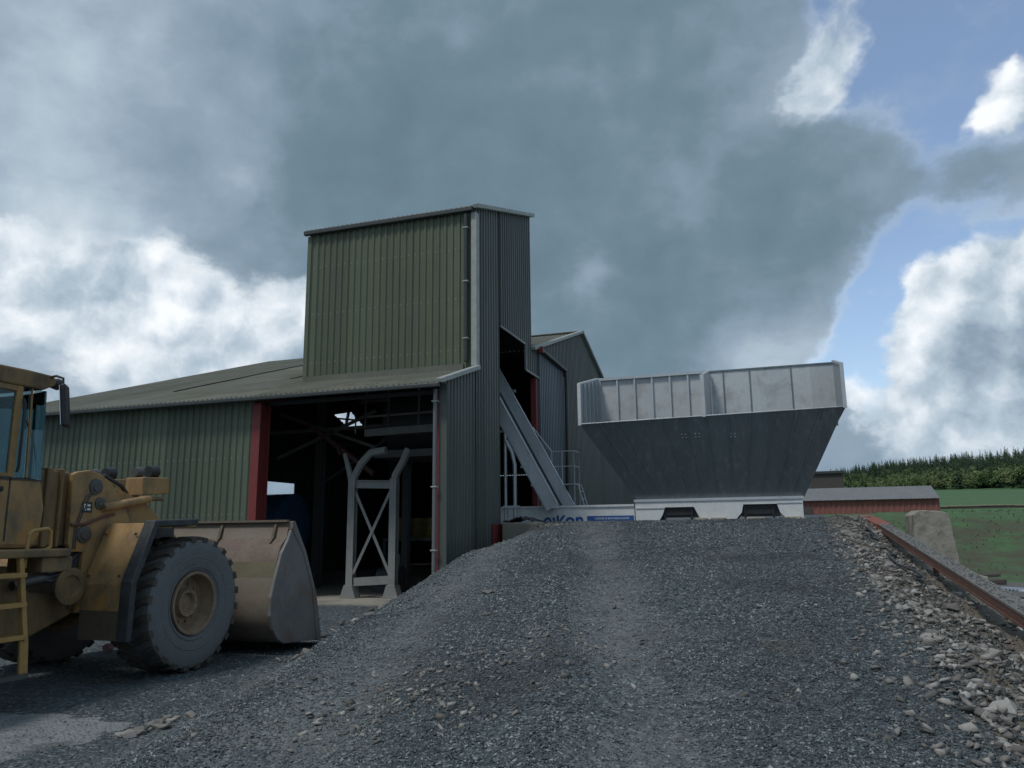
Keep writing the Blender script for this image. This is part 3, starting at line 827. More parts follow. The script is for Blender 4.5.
mb = MB(); mb.beam((-10.12,17.46,2.62),(-9.18,17.56,.62),.02,.07); mb.beam((-9.18,17.53,2.62),(-10.12,17.43,.62),.02,.07); mb.build('bracing', M['stand'], st)
mx = thing('mixer', 'dark mixer drum carried high inside the shed above the steel frame', 'mixer', (-9.6,20.3,3.6))
mb = MB(); mb.lathe([(-1.1,0),(-1.1,.75),(-1.0,.85),(1.0,.85),(1.1,.75),(1.1,0)], (-9.5,20.4,4.75), 'X', 28); mb.build('drum', M['inner_dark'], mx, smooth=True)
mb = MB(); mb.box(-10.7,-8.3,19.4,21.4,3.68,3.88); mb.build('deck', M['grille'], mx)
pieces('leg', M['inner_dark'], mx, [lambda m, x=x: m.box(x-.1,x+.1,21.2,21.4,.03,3.7) for x in (-10.6,-8.4)])
cw = thing('catwalk', 'grey walkway girder with thin hangers under the shed roof', 'walkway', (-10,18.6,4.5))
mb = MB(); mb.beam((-10.6,18.7,4.30),(-7.6,18.7,4.36),.06,.2); mb.build('girder', M['stand'], cw)
mb = MB(); mb.beam((-10.6,18.75,4.75),(-7.6,18.75,4.80),.04,.05); mb.build('guard_rail', M['stand'], cw)
for x in (-10.6,-9.9,-9.0): 
    mb = MB(); mb.beam((x,18.72,4.2),(x,18.72,5.75),.04,.05); mb.build('hanger', M['grille'], cw)
ch = thing('discharge_chute', 'dull pink sloping pipe high up inside the doorway', 'pipe', (-11.4,19,3.5))
mb = MB(); mb.tube([(-12.9,19.5,4.75),(-10.75,19.5,3.25)], .08, 10); mb.build('pipe', M['pipe_red'], ch, smooth=True)
mb = MB(); mb.lathe([(-.04,.11),(-.04,.18),(.04,.18),(.04,.11)], (-11.8,19.5,3.98), 'X', 16); mb.build('flange', M['pipe_red'], ch)
tk = thing('water_tank', 'dark blue round tank at the far end of the shed below the daylight gap', 'tank', (-18,26,0))
mb = MB(); mb.lathe([(-.75,0),(-.74,.9),(-.66,1.2),(.66,1.2),(.74,.9),(.75,0)], (-18.55,26.2,1.95), 'X', 36); mb.build('shell', M['tank'], tk, smooth=True)
pieces('cradle', M['inner_dark'], tk, [lambda m, x=x: m.box(x,x+.3,25.4,27,.03,1.2) for x in (-19.1,-18.3)])
for i, (x, y) in enumerate(((-11.3,22.3),(-10.75,22.5),(-10.15,22.2))):
    lb = ('yellow drum inside the shed nearest to the pale steel frame','yellow drum inside the shed, middle one of three','yellow drum inside the shed nearest to the doorway downpipe')[i]
    d = thing('drum', lb, 'drum', (x,y,1.45), 'yellow drums in the shed')
    mb = MB(); mb.lathe([(0,0),(0,.24),(.02,.25),(.2,.24),(.22,.25),(.24,.24),(.42,.24),(.44,.25),(.6,.24),(.6,.0)], (x,y,1.45), 'Z', 20); mb.build('shell', M['drum_yellow'], d, smooth=True)
rk = thing('pallet_rack', 'dark steel rack holding yellow drums in the shed', 'rack', (-10.7,22.3,0))
mb = MB(); mb.box(-11.7,-9.75,21.95,22.75,1.36,1.45); mb.build('shelf', M['grille'], rk)
for x in (-11.68,-9.78):
    for y in (22.0,22.7):
        mb = MB(); mb.box(x-.04,x+.04,y-.04,y+.04,.03,1.36); mb.build('post', M['inner_dark'], rk)
pm = thing('pump', 'small dark pump on the shed floor behind the steel frame', 'pump', (-10.4,19.4,0))
mb = MB(); mb.lathe([(-.35,0),(-.35,.2),(.1,.22),(.12,.28),(.35,.28),(.35,0)], (-10.2,19.6,.45), 'X', 20); mb.build('motor', M['inner_dark'], pm, smooth=True)
mb = MB(); mb.box(-10.6,-9.75,19.35,19.85,.03,.2); mb.build('base', M['inner_dark'], pm)
mb = MB(); mb.tube([(-9.95,19.6,.7),(-9.95,19.6,1.0),(-10.2,19.6,1.15)], .05, 8); mb.build('outlet', M['grille'], pm, smooth=True)

# ------------------------------------------------------------------ hopper
hp = thing('aggregate_hopper', 'galvanised steel aggregate hopper with flared sides on a white base at the ramp top', 'hopper', (-1.6,22.2,1.85))
HX0, HX1, DX = -5.11, 1.75, -1.70
HF, HB = 21.0, 23.5
zf = lambda x: 4.53+.012*(x-HX0)
bt = [(-3.76,21.95),(.66,21.95),(.66,22.75),(-3.76,22.75)]; zb_ = 2.44
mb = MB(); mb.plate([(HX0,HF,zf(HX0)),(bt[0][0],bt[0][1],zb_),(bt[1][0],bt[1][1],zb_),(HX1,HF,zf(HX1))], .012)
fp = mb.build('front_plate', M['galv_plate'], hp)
mb = MB()
n = 12
for i in range(1, n):
    f = i/n
    a = Vector((HX0+(HX1-HX0)*f, HF-.004, zf(HX0)-.01)); b = Vector((bt[0][0]+(bt[1][0]-bt[0][0])*f, bt[0][1]-.006, zb_+.01))
    mb.beam(a, b, .03, .016, (0,-1,0))
mb.build('seam', M['galv_plate'], fp)
mb = MB()
for (px_, fz) in ((.40,.22),(.455,.22),(.60,.24)):
    for dx in (-.05,.05):
        for dz in (-.04,.04):
            f = fz+dz/2.2; x = (HX0+(HX1-HX0)*(px_))*(1-f)+(bt[0][0]+(bt[1][0]-bt[0][0])*px_)*f+dx
            y = HF*(1-f)+21.95*f; z = 4.56*(1-f)+zb_*f
            mb.lathe([(-.03,0),(-.03,.013),(0,.013)], (x,y,z), 'Y', 8)
mb.build('bolt_row', M['galv'], fp)
mb = MB(); mb.beam((HX0-.02,HF-.012,zf(HX0)+.01),(HX1+.02,HF-.012,zf(HX1)+.01),.03,.03); mb.build('lip', M['galv'], hp, bevel=.006)
mb = MB()
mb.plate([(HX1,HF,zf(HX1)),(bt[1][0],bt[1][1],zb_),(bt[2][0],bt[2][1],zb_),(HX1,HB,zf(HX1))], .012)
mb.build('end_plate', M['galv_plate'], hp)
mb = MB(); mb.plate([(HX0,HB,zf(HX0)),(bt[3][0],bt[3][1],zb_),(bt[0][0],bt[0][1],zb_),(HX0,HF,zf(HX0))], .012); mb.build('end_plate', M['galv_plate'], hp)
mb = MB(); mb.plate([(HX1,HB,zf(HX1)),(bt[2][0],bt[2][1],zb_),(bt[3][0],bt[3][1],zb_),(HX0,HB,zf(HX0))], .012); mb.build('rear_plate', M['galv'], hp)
ft, btz = 5.68, 6.27
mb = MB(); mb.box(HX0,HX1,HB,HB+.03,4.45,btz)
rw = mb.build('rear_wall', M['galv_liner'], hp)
mb = MB()
for x in np.linspace(HX0+.08, DX-.1, 7): mb.box(x-.025,x+.025,HB-.075,HB-.002,4.5,btz-.02)
mb.box(HX0,DX,HB-.09,HB-.003,btz-.06,btz+.02)
mb.build('stiffener', M['galv_rail'], rw)
mb = MB()
for x in (DX+.4,DX+1.15,DX+2.3): mb.box(x-.02,x+.02,HB-.022,HB-.002,4.5,btz)
mb.box(DX,HX1,HB-.03,HB-.003,btz-.03,btz+.012)
mb.build('panel_seam', M['galv_plate'], rw)
def wing(x, t=.035):
    mb = MB(); mb.prism([(HF,zf(x)-.02),(HB-.1,zf(x)-.02),(HB-.1,btz-.02),(HF,ft)],'X',x-t/2,x+t/2); return mb
mb = wing(HX0)
w = mb.build('side_wall', M['galv'], hp)
mb = MB()
for y in (21.45,21.95,22.45,22.95,23.3): 
    mb.box(HX0+.02,HX0+.09,y-.03,y+.03,4.5,ft+(y-HF)/2.5*.58-.03)
mb.build('stiffener', M['galv'], w)
mb = MB(); mb.box(HX0-.045,HX0+.045,HF-.05,HF-.002,zf(HX0)-.03,ft+.02); mb.beam((HX0,HF,ft+.01),(HX0,HB-.1,btz),.07,.05); mb.build('edge_flange', M['white'], w)
mb = wing(DX, .05); w = mb.build('divider', M['galv'], hp)
mb = MB(); mb.box(DX-.07,DX+.03,HF-.04,HF-.002,zf(DX)-.02,ft+.03); mb.beam((DX,HF,ft+.02),(DX,HB-.1,btz),.06,.04); mb.build('edge_flange', M['galv_liner'], w)
mb = wing(HX1); w = mb.build('side_wall', M['galv'], hp)
mb = MB(); mb.box(HX1-.04,HX1+.05,HF-.05,HF-.002,zf(HX1)-.03,ft+.07); mb.beam((HX1,HF,ft+.05),(HX1,HB-.1,btz+.02),.08,.06); mb.build('edge_flange', M['galv_rail'], w)
# white base
mb = MB()
bx0, bx1 = -3.80, .60
zt_ = 2.43; z0 = 1.7
outline = [(bx0,z0),(-3.25,z0),(-3.05,2.02),(-2.98,2.22),(-2.20,2.22),(-1.95,z0),(-1.25,z0),(-.95,2.05),(-.9,2.26),(-.05,2.26),(.02,2.04),(.3,z0),(bx1,z0),(bx1,zt_),(bx0,zt_)]
mb.prism(outline,'Y',21.86,21.9)
bs = mb.build('base_frame', M['white'], hp)
mb = MB(); mb.prism(outline,'Y',22.8,22.84); mb.box(bx0,bx0+.06,21.9,22.8,z0,zt_); mb.box(bx1-.06,bx1,21.9,22.8,z0,zt_); mb.box(bx0+.06,bx1-.06,21.9,22.8,zt_-.08,zt_)
mb.build('base_frame', M['white'], hp)
def gate(m, x):
    m.box(x-.5,x+.5,21.97,22.7,1.95,2.3); m.box(x-.35,x+.35,21.93,21.965,2.0,2.12); m.box(x-.42,x-.36,21.92,21.968,1.8,2.24); m.box(x+.3,x+.36,21.92,21.968,1.8,2.24)
pieces('discharge_gate', M['black'], hp, [lambda m, x=x: gate(m, x) for x in (-2.6,-.47)])
mb = MB(); mb.beam((bx0+.02,21.845,2.20),(-3.0,21.845,2.2),.012,.02); mb.beam((-.05,21.845,2.28),(bx1-.02,21.845,2.28),.012,.02); mb.box(bx0-.03,bx1+.03,21.83,21.86,zt_-.05,zt_+.02); mb.build('base_trim', M['galv_rail'], bs)
pieces('footing', M['concrete'], hp, [lambda m, x=x, w_=w_: m.box(x-w_,x+w_,21.6,21.9,1.75,1.92) for (x, w_) in ((-2.0,.16),(-1.55,.2),(-.6,.24),(.35,.2))], bevel=.03)

# belt conveyor frame with the maker's lettering, running from the hopper into the shed
bc = thing('belt_conveyor', 'long white conveyor beam with blue lettering between hopper and shed', 'conveyor', (-6,22,1.8))
mb = MB(); mb.box(-8.4,-3.84,21.92,21.98,1.62,2.31); mb.box(-8.4,-3.84,22.7,22.76,1.62,2.31); mb.box(-8.4,-3.84,21.88,22.0,2.27,2.33); mb.box(-8.4,-3.84,21.88,22.0,1.60,1.65)
bb = mb.build('side_beam', M['white'], bc)
mb = MB(); mb.box(-8.4,-3.9,22.05,22.65,2.16,2.2); mb.build('belt', M['black'], bc)
mb = MB(); mb.box(-5.20,-3.86,21.912,21.918,1.80,2.02)
bar = mb.build('blue_band', M['blue_logo'], bc)

def text_obj(txt, size, loc, mat, name, parent, offset=.0, sx=1.0, extr=.002):
    cu = bpy.data.curves.new(name, 'FONT'); cu.body = txt; cu.size = size; cu.offset = offset; cu.extrude = extr
    tmp = bpy.data.objects.new(name, cu); COL.objects.link(tmp)
    bpy.context.view_layer.update()
    me = bpy.data.meshes.new_from_object(tmp.evaluated_get(bpy.context.evaluated_depsgraph_get()))
    bpy.data.objects.remove(tmp)
    me.transform(Matrix.Diagonal((sx,1,1,1)))
    me.transform(Matrix.Rotation(pi/2, 4, 'X')); me.transform(Matrix.Translation(loc))
    me.materials.clear(); me.materials.append(mat)
    o = bpy.data.objects.new(name, me); COL.objects.link(o); o.parent = parent
    w = Vector((0,0,0)); q = parent
    while q is not None: w += q.location; q = q.parent
    o.location = -w
    return o
text_obj('e\u0131\u0138on', .58, (-6.50,21.914,1.725), M['blue_logo'], 'lettering', bc, .012, .92)
text_obj('CONCRETE BATCHING PLANTS', .075, (-4.98,21.908,1.92), M['white_ink'], 'small_lettering', bar, .0005, .92)

# inclined skip track going up into the tower
sk = thing('skip_track', 'steep galvanised skip hoist track rising into the opening of the tower', 'hoist track', (-6.3,22,1.9))
def rail(y, x0, name='rail', w=.3):
    a = Vector((x0+.1,y,2.25)); b = Vector((x0-3.42,y,2.25+6.5))
    d = (b-a).normalized(); nrm = Vector((d.z,0,-d.x))
    mb = MB()
    mb.beam(a, b, .02, w, nrm); mb.beam(a+nrm*(w/2)+Vector((0,.05,0)), b+nrm*(w/2)+Vector((0,.05,0)), .12, .02, nrm)
    mb.beam(a-nrm*(w/2)+Vector((0,.05,0)), b-nrm*(w/2)+Vector((0,.05,0)), .12, .02, nrm)
    return mb.build(name, M['galv_rail'], sk)
rail(21.38, -6.18, w=.36); rail(22.4, -5.98, w=.42)
mb = MB()
for f in np.arange(.02, .95, .085):
    x = -6.3-3.6*f; z = 2.25+6.3*f
    mb.beam((x,21.42,z),(x,22.36,z),.07,.07)
mb.build('cross_tie', M['galv'], sk)
mb = MB(); a = Vector((-6.12,21.86,2.25)); b = Vector((-9.72,21.86,8.55)); mb.beam(a, b, .80, .012, (.87,0,.5)); mb.build('track_plate', M['galv_rail'], sk)
mb = MB(); mb.tube([(-7.12,21.2,1.9),(-7.12,21.2,3.5),(-7.2,21.2,3.85),(-7.38,21.2,4.2)], .06, 8); mb.build('support_post', M['galv'], sk, smooth=True)
mb = MB(); mb.tube([(-7.4,21.2,1.9),(-7.4,21.2,4.4)], .05, 8); mb.build('support_post', M['galv'], sk, smooth=True)
mb = MB(); mb.beam((-7.45,21.2,2.3),(-7.0,21.2,2.3),.2,.06); mb.build('base_plate', M['galv'], sk)
mb = MB(); mb.beam((-5.98,22.17,2.27),(-9.5,22.17,8.77),.07,.05,(.87,0,.5)); mb.build('gap_shade_strip', M['dark_trim'], sk)  # dark bar beside the far rail, its colour stands for the gap's shade
pieces('flange_edge', M['white'], sk, [lambda m, y=y, x0=x0, k=k: m.beam((x0,y,2.25),(x0-3.52,y,8.75),.05,.02,(.87,0,.5)) for (y, x0, k) in ((21.40,-5.915,0),(22.44,-5.68,0))])
pl = thing('access_platform', 'small galvanised platform with guard rails and ladder beside the skip track', 'platform', (-6,22.9,1.9))
mb = MB(); mb.box(-6.45,-5.7,22.6,23.3,2.96,3.0); mb.build('deck', M['galv'], pl)
for (x, y) in ((-6.42,22.65),(-5.73,22.65),(-5.73,23.27),(-6.1,22.65)):
    mb = MB(); mb.tube([(x,y,1.9),(x,y,4.0)], .018, 6); mb.build('post', M['galv_rail'], pl, smooth=True)
mb = MB()
for z in (3.52,3.98): mb.tube([(-6.42,22.65,z),(-5.73,22.65,z),(-5.73,23.27,z)], .017, 6)
mb.tube([(-7.0,22.62,4.75),(-6.42,22.65,3.98)], .022, 6); mb.tube([(-7.0,22.62,4.3),(-6.42,22.65,3.52)], .022, 6)
mb.build('guard_rail', M['galv_rail'], pl, smooth=True)
mb = MB(); mb.tube([(-5.62,22.6,3.0),(-5.3,22.6,1.85)], .02, 6); mb.tube([(-5.62,23.0,3.0),(-5.3,23.0,1.85)], .02, 6)
for f in (.2,.4,.6,.8): mb.tube([(-5.62+.32*f,22.6,3.0-1.15*f),(-5.62+.32*f,23.0,3.0-1.15*f)], .014, 6)
mb.build('ladder', M['galv_rail'], pl)

# concrete block left of the ramp crest with a tarpaulin over it
mb = MB(); mb.box(-7.0,-6.02,19.7,20.6,.9,1.84)
tag(mb.build('concrete_block', M['concrete'], bevel=.04), 'tan concrete block at the ramp crest against the shed corner', 'block')
mb = MB(); gxs = np.linspace(-7.02,-6.12,16); gys = np.linspace(19.75,20.7,10); vs = []
for y in gys:
    for x in gxs: vs.append((x+.03*random.uniform(-1,1), y+.03*random.uniform(-1,1), 1.86+.05*random.random()+.15*max(0,1-abs(x+6.5)/.35)*random.uniform(.4,1)))
mb.add(vs, [(r*16+c, r*16+c+1, (r+1)*16+c+1, (r+1)*16+c) for r in range(9) for c in range(15)])
o = mb.build('tarpaulin', M['rag']); sm = o.modifiers.new('thick','SOLIDIFY'); sm.thickness = .02; sm.offset = -1
tag(o, 'crumpled dark tarpaulin on top of the tan concrete block', 'tarpaulin')

# ------------------------------------------------------------------ right side of the ramp
gd = thing('girder', 'long rusty steel girder sloping down beside the rubble at the ramp edge', 'girder', (2.1,12,1))
def gz(y): return 1.9+.083*(y-21.4)
mb = MB()
pts = [(2.1, y, gz(y)) for y in (4.0, 19.2)]
mb.beam((2.1,4.0,gz(4)-.05),(2.1,19.0,gz(19)-.05),.20,.09); mb.beam((2.1,4.0,gz(4)-.105),(2.1,19.0,gz(19)-.105),.22,.02)
mb.build('web', M['rust'], gd)
mb = MB(); mb.beam((2.1,4.0,gz(4)+.008),(2.1,18.6,gz(18.6)+.008),.21,.025); mb.build('top_flange', M['rust_top'], gd)
mb = MB(); mb.beam((2.1,18.6,gz(18.6)-.05),(2.02,21.4,gz(21.4)-.05),.30,.15); mb.build('painted_end', M['rust_red'], gd, bevel=.01)
pieces('support_post', M['rust'], gd, [lambda m, y=y: m.box(2.14,2.2,y-.06,y+.06,-.3,gz(y)-.14) for y in (7.5, 13.4)])
# rubble dust lying on the girder top
mb = MB()
for i in range(1700):
    y = random.uniform(4.2,18.4); x = 2.1+random.uniform(-.09,.09); s = random.uniform(.004,.012)
    z = gz(y)+.018+s*.4
    mb.add([(x+v[0]*s*random.uniform(.7,1.3), y+v[1]*s, z+v[2]*s*.7) for v in ICO_V], [tuple(f) for f in ICO_F])
tag(mb.build('grit', M['chips'], fix=False), 'grey grit lying along the top of the rusty girder', 'grit', kind='stuff')

mb = MB(); bm = bmesh.new()
prof = [(2.74,.2),(3.72,.2),(3.56,1.9),(3.40,1.96),(2.98,1.98),(2.84,1.88)]
mb.prism(prof,'Y',19.6,20.9)
cb = mb.build('concrete_block', M['block'], bevel=.02)
ss = cb.modifiers.new('sub','SUBSURF'); ss.subdivision_type = 'SIMPLE'; ss.levels = 4; ss.render_levels = 4
tx = bpy.data.textures.new('lump', 'CLOUDS'); tx.noise_scale = .35
dm = cb.modifiers.new('lump','DISPLACE'); dm.texture = tx; dm.strength = .045; dm.texture_coords = 'GLOBAL'
tag(cb, 'big weathered concrete block standing beyond the rusty girder', 'block')
mb = MB(); mb.box(3.1,4.05,19.0,20.1,.05,.58)
tag(mb.build('concrete_slab', M['concrete'], bevel=.03), 'low squared concrete slab at the foot of the weathered block', 'slab')
# loose sheets and scrap in the lower yard
for i, (x, y, r, lb) in enumerate(((4.95,20.2,.15,'ribbed galvanised sheet lying upper in the lower yard'),(4.75,18.6,.1,'ribbed galvanised sheet lying nearer to the girder in the lower yard'))):
    mb = MB(); mb.corr(-1.0, 1.0, lambda s, o: (s, 0), Z(0), Z(1), .1, .0)
    mb = MB(); vs = []; fs = []
    for k_ in range(41):
        s = -1.1+2.2*k_/40; zz = .03*sin(2*pi*s/.18)
        vs += [(s,-.55,zz),(s,.55,zz)]
    fs = [(2*j,2*j+2,2*j+3,2*j+1) for j in range(40)]
    mb.add(vs, fs); o = mb.build('metal_sheet', M['sheet_blue'], smooth=True)
    o.location = (x, y, .12+.12*(1-i)); o.rotation_euler = (.05,.03,r+pi/2); so = o.modifiers.new('thick','SOLIDIFY'); so.thickness = .004
    tag(o, lb, 'metal sheet', 'ribbed sheets in the lower yard')
for i, (x, y, r) in enumerate(((4.9,25.2,.3),(5.25,26.0,-.4))):
    mb = MB(); mb.box(-.7,.7,-.12,.12,0,.12); mb.beam((-.5,-.3,.14),(.5,.35,.22),.14,.08)
    o = mb.build('timber_scrap', M['wood'], bevel=.01); o.location = (x, y, .02); o.rotation_euler = (0,0,r)
    tag(o, ('dark timber offcut by the grassy bank, the closer one','dark timber offcut by the grassy bank, the further one')[i], 'timber', 'timber offcuts by the bank')
mb = MB(); mb.tube([(2.42,9.9,.1),(2.36,9.95,.55)], .016, 6); mb.tube([(2.42,9.9,.1),(2.3,10.1,.12)], .016, 6)
tag(mb.build('metal_stake', M['white'], smooth=True), 'thin white stake leaning below the rusty girder', 'stake')
pts = []
for i in range(16):
    y = 17.2-.42*i; x = 1.62+.14*sin(i*1.1)
    pts.append((x, y, float(terrain(np.array([x]), np.array([y]))[0])+.09+.04*sin(i*2.1)))
mb = MB(); mb.tube(pts, .02, 8); tag(mb.build('hose', M['rubber'], smooth=True), 'black rubber hose lying on the rubble below the girder', 'hose')

# barn, dark store, field wall
bn = thing('barn', 'long low red sheeted barn with grey roof beyond the ramp', 'barn', (7,70,2.4))
mb = MB(); mb.corr(1.8, 12.1, lambda s, o: (s, 70-o), Z(2.0), Z(3.95), .4, .05); mb.corr(70, 76, lambda s, o: (12.1+o, s), Z(2.0), lambda s: 3.95+.36*(s-70) if s < 73 else 3.95+.36*(76-s), .4, .05)
mb.corr(70, 73, lambda s, o: (12.1+o, s), Z(2.0), lambda s: 3.95+.36*(s-70), .4, .05)
mb.corr(1.8, 12.1, lambda s, o: (s, 76+o), Z(2.0), Z(3.95), .4, .05); mb.box(1.8,1.86,70,76,2.0,3.95)
mb.build('wall', M['red_barn'], bn, fix=False)
mb = MB()
mb.roof(1.6,12.15,(69.7,3.90),(73,5.04),.2,.025,.03); mb.roof(1.6,12.15,(73,5.04),(76.3,3.90),.2,.025,.03)
mb.build('roof', M['barn_roof'], bn, smooth=True)
mb = MB(); mb.box(1.7,2.6,69.85,69.92,2.0,3.4); mb.build('door', M['wood'], bn)
ds = thing('storage_building', 'square dark timber store rising behind the red barn', 'store', (4.6,86,3))
mb = MB(); mb.box(3.2,6.3,85,88,3.0,7.05); mb.build('wall', M['wood'], ds)
mb = MB(); mb.box(3.05,6.45,84.8,88.2,7.05,7.32); mb.build('roof', M['dark_trim'], ds, bevel=.02)
mb = MB(); mb.box(3.4,6.2,84.93,84.98,5.0,5.5); mb.build('opening', M['black'], ds)  # solid black panel, the shade inside the gap put into its colour
fwl = thing('field_wall', 'dark stone wall with pale coping crossing the green field', 'wall', (30,76,3))
mb = MB(); 
for i in range(30):
    x0 = 11.5+i*2.6; zz = float(terrain(np.array([x0]), np.array([78.+.06*i]), False)[0])
    mb.box(x0, x0+2.6, 78+.06*i, 78.45+.06*i, zz-.5, zz+.16+.02*(i%3))
mb.build('stonework', M['stonewall'], fwl)
mb = MB()
for i in range(30):
    x0 = 11.5+i*2.6; zz = float(terrain(np.array([x0]), np.array([78.+.06*i]), False)[0])
    mb.box(x0-.02, x0+2.57, 77.95+.06*i, 78.5+.06*i, zz+.163+.02*(i%3), zz+.27+.02*(i%3))
mb.build('coping', M['coping'], fwl, bevel=.03)

# ------------------------------------------------------------------ trees
def conifer_mesh(h, r, n, seed):
    """crown of a spruce: whorls of drooping sprays, ragged outline"""
    q = random.Random(seed); mb = MB()
    for i in range(n):
        t = q.random()**.85; z = h*(.08+.92*t); rr = r*(1-t)**.8*(.65+.5*q.random())+.05
        a = q.random()*2*pi; w = (.3+.25*q.random())*max(.25, (1-t))*r*.8
        c, s = cos(a), sin(a)
        tip = (rr*c, rr*s, z-.18*rr-.1); base = (.1*c, .1*s, z+.25*rr*.5)
        mid = ((rr*.6)*c-w*s*.6, (rr*.6)*s+w*c*.6, z-.05); mid2 = ((rr*.6)*c+w*s*.6, (rr*.6)*s-w*c*.6, z-.05)
        mb.add([base, mid, tip, mid2], [(0,1,2),(0,2,3)])
    return mb
def broad_mesh(h, r, n, seed):
    q = random.Random(seed); mb = MB()
    cl = [(q.uniform(-.55,.55)*r, q.uniform(-.55,.55)*r, h*q.uniform(.4,.88), r*q.uniform(.35,.6)) for _ in range(9)]
    for i in range(n):
        cx_, cy_, cz_, cr = q.choice(cl)
        u = Vector((q.gauss(0,1), q.gauss(0,1), q.gauss(0,1))).normalized()*cr*(q.random()**.4)
        p = Vector((cx_, cy_, cz_))+u; s = q.uniform(.25,.5)*r*.27
        d1 = Vector((q.gauss(0,1), q.gauss(0,1), q.gauss(0,1))).normalized(); d2 = d1.cross(Vector((q.gauss(0,1), q.gauss(0,1), q.gauss(0,1)))).normalized()
        mb.add([p-d1*s, p+d2*s*.7, p+d1*s, p-d2*s*.7], [(0,1,2,3)])
    return mb
def ground_z(x, y): return float(terrain(np.array([float(x)]), np.array([float(y)]), False)[0])

# far wood as one mass
big = {'spruce': MB(), 'larch': MB(), 'trunk': MB()}
protoC = [conifer_mesh(9.6, 2.1, 260, 900+i) for i in range(4)]
protoB = [broad_mesh(8.0, 2.9, 330, 950+i) for i in range(4)]
def edge_y(x): return np.interp(x, [-60,10,20,32,45,75,110,200], [620,560,480,390,310,285,275,270])
tr_rng = random.Random(5)
for i in range(3000):
    x = tr_rng.uniform(5, 150); y = float(edge_y(x))+tr_rng.random()**1.3*140
    if x/y < .03 or x/y > .42: continue
    z = ground_z(x, y)
    con = tr_rng.random() < .12+.62*min(1, (y-float(edge_y(x)))/70)+.2*float(fbm(np.array([x*.06]), np.array([y*.06]), 2)[0] > .1)
    sc = tr_rng.uniform(.5,.9)*(1.05 if con else .9)*float(np.interp(x/y, [.04,.15,.28], [.75,.95,1.25]))
    pm_ = tr_rng.choice(protoC if con else protoB); mbt = big['spruce' if con else 'larch']
    a = tr_rng.random()*6.28; ca, sa = cos(a)*sc, sin(a)*sc
    b0 = len(mbt.v)
    mbt.v.extend([(x+p[0]*ca-p[1]*sa, y+p[0]*sa+p[1]*ca, z+p[2]*sc) for p in pm_.v])
    mbt.f.extend([tuple(k_+b0 for k_ in f) for f in pm_.f])
wood = MB(); nsp = len(big['spruce'].v)
wood.v = big['spruce'].v + big['larch'].v
wood.f = big['spruce'].f + [tuple(k_+nsp for k_ in f) for f in big['larch'].f]
wood.m = [0]*len(big['spruce'].f) + [1]*len(big['larch'].f)
o = wood.build('forest', [M['spruce'], M['larch']], fix=False)
tag(o, 'mixed wood of conifers and broadleaf trees covering the far hillside', 'forest', kind='stuff')
# tall conifers that break the skyline
pt = thing('conifer', 'tall dark conifer rising above the far wood on the skyline', 'tree', (0,0,0), 'conifers on the skyline')
cr = conifer_mesh(10.5, 2.6, 260, 77).build('crown', M['spruce'], pt, fix=False)
mb = MB(); mb.tube([(0,0,-.3),(0,0,6),(0,0,11.2)], [.2,.13,.03], 6); tk_ = mb.build('trunk', M['bark'], pt)
first = True
for i in range(22):
    x = 24+i*3.9+tr_rng.uniform(-1,1); y = float(edge_y(x))+tr_rng.uniform(60,120)
    if first: r = pt; first = False
    else:
        r = pt.copy(); COL.objects.link(r)
        for ch_ in (cr, tk_):
            c = ch_.copy(); COL.objects.link(c); c.parent = r
    r.location = (x, y, ground_z(x, y)); r.rotation_euler = (0,0,tr_rng.random()*6.28); k_ = tr_rng.uniform(.75,1.05)*float(np.interp(x/y, [.06,.15,.28], [.75,.85,1.0])); r.scale = (k_,k_,k_)
# rough grass on the bank
mb = MB(); q = random.Random(8)
for i in range(1800):
    y = 27.5+q.random()*17; x = 3.4+q.random()*13
    if fbm(np.array([x*.35]), np.array([y*.35]), 3)[0] < -.12: continue
    z = ground_z(x, y); h = q.uniform(.04,.11); a = q.random()*6.28; w_ = .03
    mb.add([(x-w_*cos(a),y-w_*sin(a),z-.02),(x+w_*cos(a),y+w_*sin(a),z-.02),(x+q.uniform(-.1,.1),y+q.uniform(-.1,.1),z+h)], [(0,1,2)])
tag(mb.build('grass', M['blade'], fix=False), 'rough tufted grass on the earth bank', 'grass', kind='stuff')

